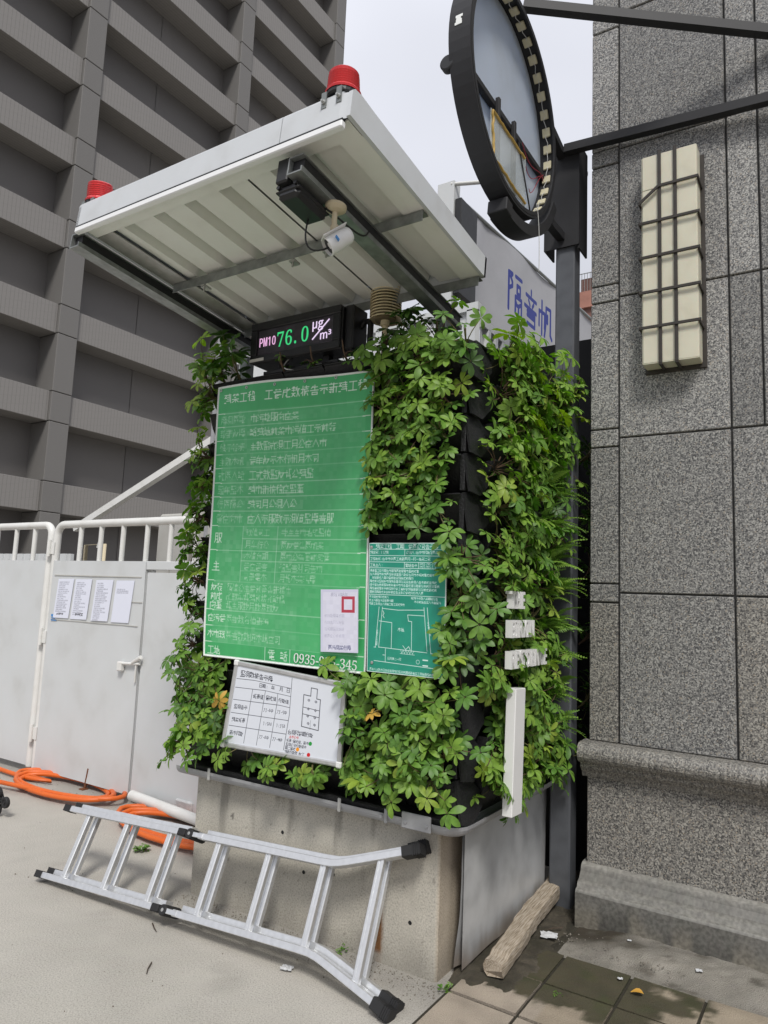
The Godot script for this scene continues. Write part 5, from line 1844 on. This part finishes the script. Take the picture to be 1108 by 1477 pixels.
func plants() -> void:
	make_leaves()
	var ord := ["lowest", "second lowest", "third lowest", "fourth lowest", "fifth lowest", "sixth lowest", "sixth", "fifth", "fourth", "third", "second", "topmost"]
	var nth := func(r: int) -> String:
		return ord[r] + (" row" if r < 6 or r == 11 else " row from the top")
	# front, right of the green banner
	for r in range(7, 12):
		for k in 4:
			var x: float = [-1.79, -1.68, -1.57, -1.465][k]
			shrub("umbrella plant %s, %s, right of green banner" % [["touching the banner edge", "second from the banner", "third from the banner", "next to the corner plates"][k], nth.call(r)], "umbrella plants on the front of the green wall", Vector3(x + rng.randf_range(-0.02, 0.02), 0.76 + r * 0.168, -2.73), Vector3.BACK, 14, 0.068, Vector2(0.02, 0.13), [1.4, 1.8, 1.5, 1.7, 1.6][r - 7] + 0.5 * rng.randf(), 0.74)
	# front, under the boards
	for r in 3:
		for k in 8:
			var x := -2.86 + k * 0.203
			if r == 2 and k > 0 and k < 5: continue
			if r == 1 and k in [2, 3]: continue
			var y: float = [0.815, 0.95, 1.12][r]
			shrub("umbrella plant in the %s under the notices, %s from the left" % [nth.call(r), ["first", "second", "third", "fourth", "fifth", "sixth", "seventh", "eighth"][k]], "umbrella plants on the front of the green wall", Vector3(x + rng.randf_range(-0.03, 0.03), y, -2.73), Vector3.BACK, (11 if r == 0 else 14) if k < 5 else 18, 0.06 if r == 0 else 0.08, Vector2(0.03, 0.15), 2.0 if r == 0 else 1.7, 0.76 if k < 5 else 0.8)
	for e in [[-2.76, 1.13, "just below the banner's lower left corner"], [-2.66, 0.9, "beside the white board's left edge"], [-2.84, 1.02, "left of the white board"]]:
		shrub("umbrella plant %s" % e[2], "umbrella plants on the front of the green wall", Vector3(e[0], e[1], -2.73), Vector3.BACK, 10, 0.06, Vector2(0.02, 0.1), 1.9)
	# left edge, spilling past the banner
	for r in 12:
		if r == 10: continue
		var y := 0.74 + r * 0.171
		var full := 16 if r < 9 else 20
		shrub("umbrella plant spilling over the green wall's left edge, %s" % nth.call(r), "umbrella plants on the left edge of the green wall", Vector3(-2.92, y, -2.745), Vector3(-0.75, 0, 0.66).normalized(), full, 0.062, Vector2(0.0, 0.13), 1.7 + 0.9 * (1.0 if r in [8, 9, 11, 7] else 0.0))
		if r % 2 == 0 or r > 6:
			shrub("umbrella plant behind the green wall's left edge, %s" % nth.call(r), "umbrella plants on the left face of the green wall", Vector3(-2.95, y, -2.95 - 0.1 * (r % 3)), Vector3.LEFT, 13, 0.08, Vector2(0.03, 0.17 if r != 9 else 0.3), 1.0 + 0.5 * (r % 3))
	# corner plants that hide some of the plates
	for e in [[1.72, 14], [1.56, 16], [1.4, 14], [1.27, 10], [0.9, 8], [2.66, 8]]:
		shrub("umbrella plant growing out between the corner plates, %s" % [["level with the teal board's title", "beside the teal board's text", "beside the teal board's plan", "just below the teal board's corner", "above the gutter corner", "at the very top"][[1.72, 1.56, 1.4, 1.27, 0.9, 2.66].find(e[0])]], "umbrella plants on the corner", Vector3(-1.36 if e[0] > 1.0 else -1.42, e[0], -2.74 if e[0] != 2.66 else -2.72), Vector3(0.35, 0, 0.93).normalized(), e[1], 0.06, Vector2(0.02, 0.14), 1.1)
	# right side face
	for r in 12:
		for k in 5:
			var z := -2.935 - k * 0.19
			var y := 0.76 + r * 0.172
			var fernish := k >= 3 and r >= 1 and r <= 8
			if fernish and (k == 4 or rng.randf() < 0.45): continue
			shrub("umbrella plant on the right face, %s, %s" % [nth.call(r), ["nearest the front corner", "second from the front corner", "third from the front corner", "second from the back", "at the back end"][k]], "umbrella plants on the right face of the green wall", Vector3(-1.34, y, z + rng.randf_range(-0.03, 0.03)), Vector3.RIGHT, 17, 0.085, Vector2(0.02, 0.16), 1.7 + 0.5 * rng.randf() - 0.3 * (1.0 if k > 2 else 0.0) + 0.35 * (1.0 if r > 7 else 0.0))
	var nf := 0
	for r in range(1, 9):
		for k in 2:
			var y := 0.74 + r * 0.172
			var z := -3.5 - k * 0.19
			fern("sword fern on the right face, %s, %s" % [nth.call(r), ["nearer the street", "beside the dark post"][k]], "ferns at the back of the right face", Vector3(-1.32, y, z), Vector3.RIGHT, 11, 0.72 + 0.12 * rng.randf())
			nf += 1
	# along the top
	for k in 6:
		var z := -2.98 - k * 0.16
		shrub("umbrella plant rising above the top of the right face, %s from the front" % ["first", "second", "third", "fourth", "fifth", "sixth"][k], "umbrella plants along the top", Vector3(-1.32, 2.62 if k > 0 else 2.66, z), Vector3(0.9, 0.4, 0).normalized(), 13, 0.075, Vector2(0.03, 0.16), 2.4, 0.8, 0.02)
	for k in 4:
		shrub("umbrella plant rising from the top edge right of the dust display, %s from the left" % ["first", "second", "third", "fourth"][k], "umbrella plants along the top", Vector3(-1.84 + k * 0.1, 2.71, -2.8), Vector3(0.1, 0.75, 0.65).normalized(), 7, 0.065, Vector2(0.02, 0.13 if k != 2 else 0.24), 0.9, 0.85, 0.05)
	for k in 3:
		shrub("umbrella plant at the top left corner of the green wall, %s" % ["outermost", "middle one", "nearest the display"][k], "umbrella plants along the top", Vector3(-3.0 + k * 0.12, 2.7, -2.77), Vector3(-0.25, 0.7, 0.65).normalized(), 10, 0.07, Vector2(0.02, 0.17), 2.9 - k, 1.05, 0.06)
	for k in 3:
		shrub("small sprig on the top edge under the dust display, %s" % ["left", "middle", "right"][k], "sprigs under the display", Vector3(-2.42 + k * 0.2, 2.69, -2.74), Vector3(0, 0.6, 0.8).normalized(), 4, 0.04, Vector2(0.0, 0.05), 0.6, 0.5)
	# climbers on the hidden side beside the post
	for k in 5:
		shrub("dark plant in the gap between post and granite, %s" % ["lowest", "second", "third", "fourth", "highest"][k], "plants behind the post", Vector3(-1.25, 1.0 + k * 0.35, -4.05), Vector3(0.3, 0.2, -0.2).normalized(), 10, 0.1, Vector2(0.0, 0.1), 0.3)

# ---------------------------------------------------------------- ladder
func ladder() -> void:
	var P0 := Vector3(-3.62, 0.047, -2.368)
	var a := Vector3(0.998, 0.043, -0.047).normalized()
	var b := Vector3(-0.059, 0.891, -0.45)
	b = (b - a * a.dot(b)).normalized()
	var n := a.cross(b)
	var w := 0.333
	var Ld := thing("folding_ladder", "folded aluminium ladder lying on its side against the concrete block", "ladder", Vector3(-2.6, 0, -2.45))
	for leaf in 2:
		var off := Vector3(0.004, -0.006, -0.068) * leaf
		var sh := -0.012 * leaf
		for side in 2:
			var sg: float = [-1.0, 1.0][side]
			var base := P0 + b * w * side + off
			var rl: Node
			var r0l: Node
			for seg in 2:
				var p := []
				if seg == 0:
					p = [base + a * 0.02, base + a * 0.875]
				else:
					for e in [[0.995, 0.0], [1.70, 0.0], [1.76, 0.002], [1.80, 0.009], [1.84, 0.02], [1.90, 0.038], [2.0, 0.069], [2.10, 0.1]]: p.append(base + a * (e[0] + sh) + b * sg * e[1])
				var s := st()
				sweep(s, p, [Vector2(-0.05, -0.0125), Vector2(-0.047, -0.0145), Vector2(-0.003, -0.0145), Vector2(0.0, -0.0125), Vector2(0.0, 0.0125), Vector2(-0.003, 0.0145), Vector2(-0.047, 0.0145), Vector2(-0.05, 0.0125)], b)
				rl = build("rail", s, M.aluminium, Ld)
				if seg == 0: r0l = rl
			var s2 := st()
			sweep(s2, [base + a * -0.005, base + a * 0.045], [Vector2(-0.053, -0.017), Vector2(0.003, -0.017), Vector2(0.003, 0.017), Vector2(-0.053, 0.017)], b)
			build("end_cap", s2, M.rubber, r0l)
			s2 = st()
			var fd := (a * 0.3 + b * sg * 0.1).normalized()
			var f0 := base + a * (2.085 + sh) + b * sg * 0.096
			sweep(s2, [f0, f0 + fd * 0.04, f0 + fd * 0.045, f0 + fd * 0.085], [Vector2(-0.055, -0.019), Vector2(-0.05, -0.022), Vector2(0.0, -0.022), Vector2(0.005, -0.019), Vector2(0.005, 0.019), Vector2(0.0, 0.022), Vector2(-0.05, 0.022), Vector2(-0.055, 0.019)], b)
			for k in 4: sweep(s2, [f0 + fd * (0.05 + k * 0.009), f0 + fd * (0.054 + k * 0.009)], [Vector2(-0.058, -0.024), Vector2(0.008, -0.024), Vector2(0.008, 0.024), Vector2(-0.058, 0.024)], b)
			build("foot", s2, M.rubber, rl)
			if leaf == 0:
				# locking hinge joining the two halves
				s2 = st()
				var h := base + a * 0.938
				box(s2, h - a * 0.055 - n * 0.05, Vector3(0.05, 0.034, 0.112), Basis(a, b, n), 0.005)
				lathe(s2, h + n * 0.006 - b * 0.0, n, [Vector2(0, -0.11), Vector2(0.024, -0.11), Vector2(0.024, -0.002), Vector2(0.02, 0.002), Vector2(0, 0.002)], 16)
				box(s2, h + a * 0.04 - n * 0.045, Vector3(0.075, 0.012, 0.02), Basis(a, b, n), 0.003)
				var hg := build("hinge", s2, M.rubber, Ld)
				s2 = st()
				box(s2, h + a * 0.035 + n * 0.001, Vector3(0.1, 0.022, 0.006), Basis(a, b, n), 0.002)
				build("hinge_plate", s2, M.aluminium, hg)
				s2 = st()
				box(s2, h + a * 0.035 - n * 0.1, Vector3(0.1, 0.022, 0.006), Basis(a, b, n), 0.002)
				build("hinge_plate", s2, M.aluminium, hg)
				s2 = st()
				lathe(s2, h + n * 0.004, n, [Vector2(0.009, 0), Vector2(0.009, 0.002), Vector2(0.008, 0.004), Vector2(0, 0.005)], 10)
				build("rivet", s2, M.bolt, hg)
		for sp in [0.19, 0.49, 0.80, 1.12, 1.42, 1.72, 1.99]:
			var ex: float = 0.066 if sp > 1.9 else 0.0
			var s := st()
			var r0: Vector3 = P0 + off + a * (sp + sh) - n * 0.025 - b * ex
			var r1: Vector3 = P0 + off + a * (sp + sh) - n * 0.025 + b * (w + ex)
			var pr := []
			for q in [[-0.015, -0.011], [-0.011, -0.015], [-0.003, -0.015], [-0.003, -0.012], [0.003, -0.012], [0.003, -0.015], [0.011, -0.015], [0.015, -0.011], [0.015, 0.011], [0.011, 0.015], [-0.011, 0.015], [-0.015, 0.011]]: pr.append(Vector2(q[0], q[1]))
			sweep(s, [r0, r1], pr, n * -1.0)
			build("rung", s, M.aluminium, Ld)

# ---------------------------------------------------------------- wall lamp
func wall_lamp() -> void:
	var Lp := thing("wall_lamp", "cream panelled wall lamp in a bronze grid on the granite", "lamp", Vector3(-0.69, 2.79, -3.72))
	var xs := [-0.823, -0.735, -0.658, -0.556]
	var ys := [2.8, 2.985, 3.175, 3.365, 3.555, 3.745, 3.935]
	var zf := -3.662
	var s := st()
	span(s, Vector3(-0.835, 2.775, -3.782), Vector3(-0.535, 3.93, -3.768), 0.003)
	build("back_plate", s, M.lamp_bronze, Lp)
	for i in 3:
		for j in 6:
			s = st()
			span(s, Vector3(xs[i] + 0.001, ys[j] + 0.001, zf - 0.006), Vector3(xs[i + 1] - 0.001, ys[j + 1] - 0.001, zf + rng.randf_range(-0.001, 0.001)), 0.002)
			build("glass_pane", s, M.lamp_glass, Lp)
	for j in 6:
		for x in [xs[0], xs[3]]:
			s = st()
			span(s, Vector3(x - 0.005, ys[j] + 0.001, -3.765), Vector3(x + 0.001, ys[j + 1] - 0.001, zf - 0.007), 0.001)
			build("glass_pane", s, M.lamp_glass, Lp)
	for i in 3:
		s = st()
		span(s, Vector3(xs[i] + 0.001, 2.797, -3.765), Vector3(xs[i + 1] - 0.001, 2.8005, zf - 0.001))
		build("glass_pane", s, M.lamp_glass, Lp)
	for x in [xs[1], xs[2]]:
		s = st()
		span(s, Vector3(x - 0.008, 2.79, zf + 0.001), Vector3(x + 0.008, 3.95, zf + 0.014), 0.002)
		span(s, Vector3(x - 0.008, 2.782, -3.77), Vector3(x + 0.008, 2.79, zf + 0.0135), 0.002)
		build("upright_bar", s, M.lamp_bronze, Lp)
	for j in range(1, 6):
		var y: float = ys[j]
		s = st()
		if j == 5:
			span(s, Vector3(xs[1] - 0.007, y - 0.008, zf + 0.0145), Vector3(xs[3] + 0.012, y + 0.008, zf + 0.022), 0.002)
			sweep(s, [Vector3(xs[0] - 0.012, y - 0.075, zf + 0.018), Vector3(xs[1] - 0.005, y - 0.002, zf + 0.018)], [Vector2(-0.004, -0.007), Vector2(0.004, -0.007), Vector2(0.004, 0.007), Vector2(-0.004, 0.007)], Vector3.UP)
			span(s, Vector3(xs[0] - 0.016, y - 0.085, -3.77), Vector3(xs[0] - 0.0065, y - 0.07, zf + 0.022), 0.002)
		else:
			span(s, Vector3(xs[0] - 0.016, y - 0.008, zf + 0.0145), Vector3(xs[3] + 0.016, y + 0.008, zf + 0.022), 0.002)
			span(s, Vector3(xs[0] - 0.016, y - 0.008, -3.77), Vector3(xs[0] - 0.0065, y + 0.008, zf + 0.014), 0.002)
		span(s, Vector3(xs[3] + 0.003, y - 0.008, -3.77), Vector3(xs[3] + 0.012, y + 0.008, zf + 0.014), 0.002)
		build("cross_bar", s, M.lamp_bronze, Lp)

# ---------------------------------------------------------------- side lettering, timber, hoses, litter
func small_things() -> void:
	# raised white words among the leaves
	var turn := Basis(Vector3.UP, PI / 2)
	var k := 0
	for e in [["THE", 1.503, -2.835], ["BIRKIN", 1.503 - 0.0, -2.835], ["RESIDENCE", 1.378, -2.835]]:
		var y: float = [1.568, 1.445, 1.315][k]
		var o := thing("raised_word", "raised white word %s in the foliage on the side of the green wall" % e[0], "lettering", Vector3(-1.2, y, -3.0))
		var z := -2.84
		var adv := 0.0
		for ch in (e[0] as String):
			var wd: float = {"I": 0.026, "E": 0.046, "R": 0.052, "S": 0.046, "T": 0.046, "B": 0.052, "K": 0.05, "C": 0.052, "N": 0.06, "D": 0.058, "H": 0.06}.get(ch, 0.05)
			letters("letter", ch, "Droid Sans", 0.074, 0.03, M.white_plastic, o, Vector3(-1.19, y, z - adv), turn.scaled_local(Vector3(0.8, 1, 1)), true)
			adv += wd * 1.02
		k += 1
	ofs = Vector3(-1.2, 0.66, -2.93)
	var s := st()
	box(s, Vector3(-1.195, 0.935, -2.94), Vector3(0.045, 0.52, 0.11), Basis(Vector3.RIGHT, -0.045), 0.003)
	single("hanging_box", s, M.white_plastic, "tall white box panel hanging among the leaves at the right side", "sign panel", ofs)

	# weathered timber
	ofs = Vector3(-1.3, 0.02, -3.44)
	s = st()
	var rings := []
	for i in 29:
		var t := i / 28.0
		var c := Vector3(-1.262, 0.062, -2.935).lerp(Vector3(-1.335, 0.09, -3.93), t) + Vector3(0.004 * sin(t * 9.0), 0, 0)
		var r := []
		for q in [[-0.044, -0.03], [-0.02, -0.034], [0.042, -0.031], [0.046, 0.0], [0.042, 0.028], [0.01, 0.033], [-0.04, 0.03], [-0.046, 0.0]]:
			var j := 0.006 * wet_noise.get_noise_3d(q[0] * 60.0, q[1] * 60.0, t * 9.0)
			var end := 0.0
			if i == 0: end = rng.randf_range(0.0, 0.03)
			if i == 28: end = -rng.randf_range(0.0, 0.015)
			r.append(c + Vector3(q[0] * (1.0 + j * 20.0), q[1] * (1.0 + j * 22.0) - (0.012 if i < 2 else 0.0) * (1.0 if q[1] > 0 else 0.0), end))
		rings.append(r)
	s.set_smooth_group(-1)
	for i in 28:
		for j in 8: poly(s, [rings[i][j], rings[i][(j + 1) % 8], rings[i + 1][(j + 1) % 8], rings[i + 1][j]], (rings[i][0] + rings[i + 1][4]) / 2)
	poly(s, rings[0], rings[4][0])
	poly(s, rings[28], rings[20][0])
	single("timber", s, M.wood, "rough weathered timber baulk lying beside the steel sheet", "timber", ofs)

	# orange hoses
	for h in 2:
		var c: Vector3 = [Vector3(-5.05, 0.03, -3.42), Vector3(-3.62, 0.03, -3.3)][h]
		ofs = c
		s = st()
		var p := []
		if h == 0:
			for i in 8: p.append(c + Vector3(-1.9 + i * 0.24, 0.0, 0.12 - 0.03 * i + 0.04 * sin(i * 1.3)))
		for i in 96:
			var a := TAU * i / 26.0 + PI
			var r := 0.34 + 0.05 * sin(i * 0.37) + 0.0012 * i
			p.append(c + Vector3(cos(a) * r * 1.35 + 0.06 * sin(i * 0.11), 0.006 * (i / 26) + 0.005 + 0.005 * sin(i * 0.5), sin(a) * r * 0.5 - 0.05))
		if h == 0:
			for i in 6: p.append(p[-1] + Vector3(-0.2, 0.0, 0.03))
		tube(s, p, 0.017, 10)
		single("orange_hose", s, M.hose, ["orange hose coiled on the ground under the white gate", "orange hose coil behind the ladder at the block's left foot"][h], "hose", ofs)
	ofs = Vector3(-3.9, 0.0, -3.5)
	s = st()
	tube(s, [Vector3(-4.33, 0.085, -3.52), Vector3(-2.98, 0.045, -3.44)], 0.036, 14)
	single("white_pipe", s, M.white_tube, "white plastic pipe lying along the foot of the gate", "pipe", ofs)
	ofs = Vector3(-3.75, 0, -3.62)
	s = st()
	span(s, Vector3(-3.95, 0, -3.72), Vector3(-3.78, 0.12, -3.58), 0.01)
	single("foot_block", s, M.soil, "dark block under the gate behind the white pipe", "block", ofs)
	ofs = Vector3(-5.3, 0, -3.6)
	s = st()
	tube(s, [Vector3(-4.98, 0, -3.6), Vector3(-4.95, 0.16, -3.6)], 0.012, 6)
	box(s, Vector3(-4.98, 0.004, -3.59), Vector3(0.05, 0.008, 0.05))
	single("gate_stay", s, M.rust, "short rusty stay standing under the middle of the gate", "stay", Vector3(-5.3, 0, -3.6))

	# little wheels at the left edge
	var T := thing("trolley_wheels", "black three-wheel trolley caster cluster at the left edge", "trolley", Vector3(-4.8, 0, -2.83))
	var hub := Vector3(-4.80, 0.1, -2.83)
	for i in 3:
		var a := TAU * i / 3.0 - PI / 2 - 0.45
		var c := hub + Vector3(cos(a), sin(a), 0) * 0.062
		c.y = max(c.y, 0.037)
		s = st()
		lathe(s, c - Vector3(0, 0, 0.012), Vector3.BACK, [Vector2(0.012, 0), Vector2(0.034, 0), Vector2(0.037, 0.005), Vector2(0.037, 0.019), Vector2(0.034, 0.024), Vector2(0.022, 0.024), Vector2(0.02, 0.02), Vector2(0.008, 0.02), Vector2(0.007, 0.026), Vector2(0, 0.026)], 20)
		build("wheel", s, M.rubber, T)
	s = st()
	for i in 3:
		var a := TAU * i / 3.0 - PI / 2 - 0.45
		tube(s, [hub - Vector3(0, 0, 0.02), hub - Vector3(0, 0, 0.02) + Vector3(cos(a), sin(a), 0) * 0.062], 0.012, 6)
	tube(s, [hub - Vector3(0, 0, 0.03), hub + Vector3(0, 0, 0.02)], 0.014, 8)
	tube(s, [hub - Vector3(0, 0, 0.022), Vector3(-5.15, 0.12, -2.83)], 0.01, 8)
	tube(s, [Vector3(-5.1, 0.1, -2.83), Vector3(-5.14, 0.62, -2.87)], 0.013, 8)
	build("hub_frame", s, M.black_steel, T)

	# weeds
	var wd := [[-3.56, -3.0, 1.0, 14, "small grey green weed on the concrete behind the ladder"], [-1.9, -2.755, 0.5, 7, "small weed at the foot of the block behind the ladder's feet"], [-1.4, -2.74, 0.55, 9, "small weed at the block's front corner"], [-1.0, -2.98, 0.35, 5, "tiny weed in the joint of the damp slabs"]]
	for e in wd:
		var at := Vector3(e[0], 0.006, e[1])
		var o := thing("weed", e[4], "weed", at)
		ofs = Vector3.ZERO
		s = st()
		for i in e[3]:
			var az := rng.randf() * TAU
			leaflet(s, Vector3(cos(az), rng.randf_range(0.2, 1.2), sin(az)).normalized(), rng.randf_range(0.03, 0.06) * e[2], 0.012 * e[2], 0.4, 0.2)
		build("leaf", s, M.leaf_1, o)
		for i in 3:
			var xx := Vector3(rng.randf() - 0.5, 0.2, rng.randf() - 0.5).normalized()
			part("leaf", leaf_meshes[5], M.leaf_2, o, Vector3(xx.x * 0.03, 0.02 * i * e[2], xx.z * 0.03), Basis(Vector3.UP, i * 2.0).scaled(Vector3.ONE * 0.5 * e[2]))
	# fallen leaf and paper scraps
	ofs = Vector3(-0.754, 0.02, -3.159)
	s = st()
	var keep := ofs
	ofs = Vector3.ZERO
	leaflet(s, Vector3(0.9, 0.1, -0.3).normalized(), 0.05, 0.017, 0.25, 0.5)
	ofs = keep
	single("fallen_leaf", s, M.yellow_leaf, "yellow fallen leaf on the damp paving slab", "leaf", ofs - Vector3(0.02, 0, 0))
	var scr := [[-1.2, -3.42, 0.05, "crumpled pale wrapper beside the timber"], [-2.0, -2.49, 0.035, "white torn paper scrap on the concrete under the ladder"], [-0.83, -3.24, 0.014, "tiny white paper bit on the damp slab"], [-0.56, -3.46, 0.018, "white cigarette end on the mortar strip by the plinth"], [-0.87, -3.56, 0.012, "white crumb of plaster by the plinth"]]
	for e in scr:
		ofs = Vector3(e[0], 0.02 if e[0] > -1.3 else 0.004, e[1])
		if e[1] < -3.4 and e[0] > -1.0: ofs.y = 0.045
		s = st()
		var n := 6
		for j in n:
			for i in n:
				var q := []
				for c in [[0, 0], [1, 0], [1, 1], [0, 1]]:
					var u: float = (i + c[0]) / float(n) - 0.5
					var v: float = (j + c[1]) / float(n) - 0.5
					var wob: float = wet_noise.get_noise_2d(u * 9.0 + e[0] * 30.0, v * 9.0)
					q.append(ofs + Vector3(u * 1.4 + v * 0.4 + wob * 0.25, 0.12 + 0.35 * abs(wob), v * 1.2 - u * 0.5) * e[2])
				poly(s, q, ofs + Vector3(0, -1, 0))
		single("paper_scrap", s, M.paper, e[3], "litter", ofs)
	# twigs
	var tw := [[-2.72, -2.4, 0.5, "twig on the concrete below the ladder's hinge"], [-3.0, -2.6, 1.2, "thin dry twig just behind the ladder's lower rail"], [-2.45, -2.15, 0.9, "dark twig on the open concrete in front of the ladder"], [-3.3, -2.5, 0.2, "short dark stick near the ladder's left half"], [-1.2, -3.5, 2.2, "black stick in the dirt beside the timber's far end"]]
	for e in tw:
		ofs = Vector3(e[0], 0.006 if e[0] < -1.3 else 0.03, e[1])
		s = st()
		var d := Vector3(cos(e[2]), 0, sin(e[2])) * 0.045
		tube(s, [ofs - d, ofs + d * 0.2 + Vector3(0, 0.004, 0.004), ofs + d], 0.0035, 5, 0.5)
		single("twig", s, M.twig, e[3], "twig", ofs)
	# grit swept against the foot of the block
	var mm := MultiMesh.new()
	mm.transform_format = MultiMesh.TRANSFORM_3D
	mm.mesh = bx(Vector3(1, 0.6, 0.8), 0.2)
	mm.instance_count = 900
	for i in 900:
		var p := Vector3.ZERO
		if i < 420: p = Vector3(rng.randf_range(-2.9, -1.4), 0.003, -2.76 + abs(rng.randfn(0.0, 0.07)))
		elif i < 600: p = Vector3(rng.randf_range(-7.0, -3.0), 0.003, -3.45 + rng.randfn(0.0, 0.12))
		elif i < 760: p = Vector3(rng.randf_range(-1.15, -0.6), 0.03, -3.42 + rng.randfn(0.0, 0.06))
		else: p = Vector3(rng.randf_range(-6.0, -1.4), 0.002, rng.randf_range(-3.4, -0.9))
		var sc := rng.randf_range(0.002, 0.007) * (1.6 if rng.randf() < 0.06 else 1.0)
		mm.set_instance_transform(i, Transform3D(Basis(Vector3(rng.randf(), 1, rng.randf()).normalized(), rng.randf() * TAU).scaled(Vector3.ONE * sc), p))
	var gm := MultiMeshInstance3D.new()
	gm.multimesh = mm
	gm.material_override = M.grit
	gm.name = "grit"
	add_child(gm)
	tag(gm, "loose grit and crumbs scattered along the foot of block and walls", "grit", "", "stuff")
	# conduit with elbow behind the left end
	ofs = Vector3(-4.75, 2.0, -4.52)
	s = st()
	tube(s, [Vector3(-4.80, 0, -4.5), Vector3(-4.80, 3.85, -4.5), Vector3(-4.79, 3.89, -4.5), Vector3(-4.76, 3.91, -4.5), Vector3(-4.66, 3.92, -4.5)], 0.028, 10)
	lathe(s, Vector3(-4.80, 3.8, -4.5), Vector3.UP, [Vector2(0.028, 0), Vector2(0.036, 0.002), Vector2(0.036, 0.05), Vector2(0.028, 0.052)], 12)
	single("conduit", s, M.gutter, "grey conduit with an elbow rising behind the planting's left top", "conduit", ofs)
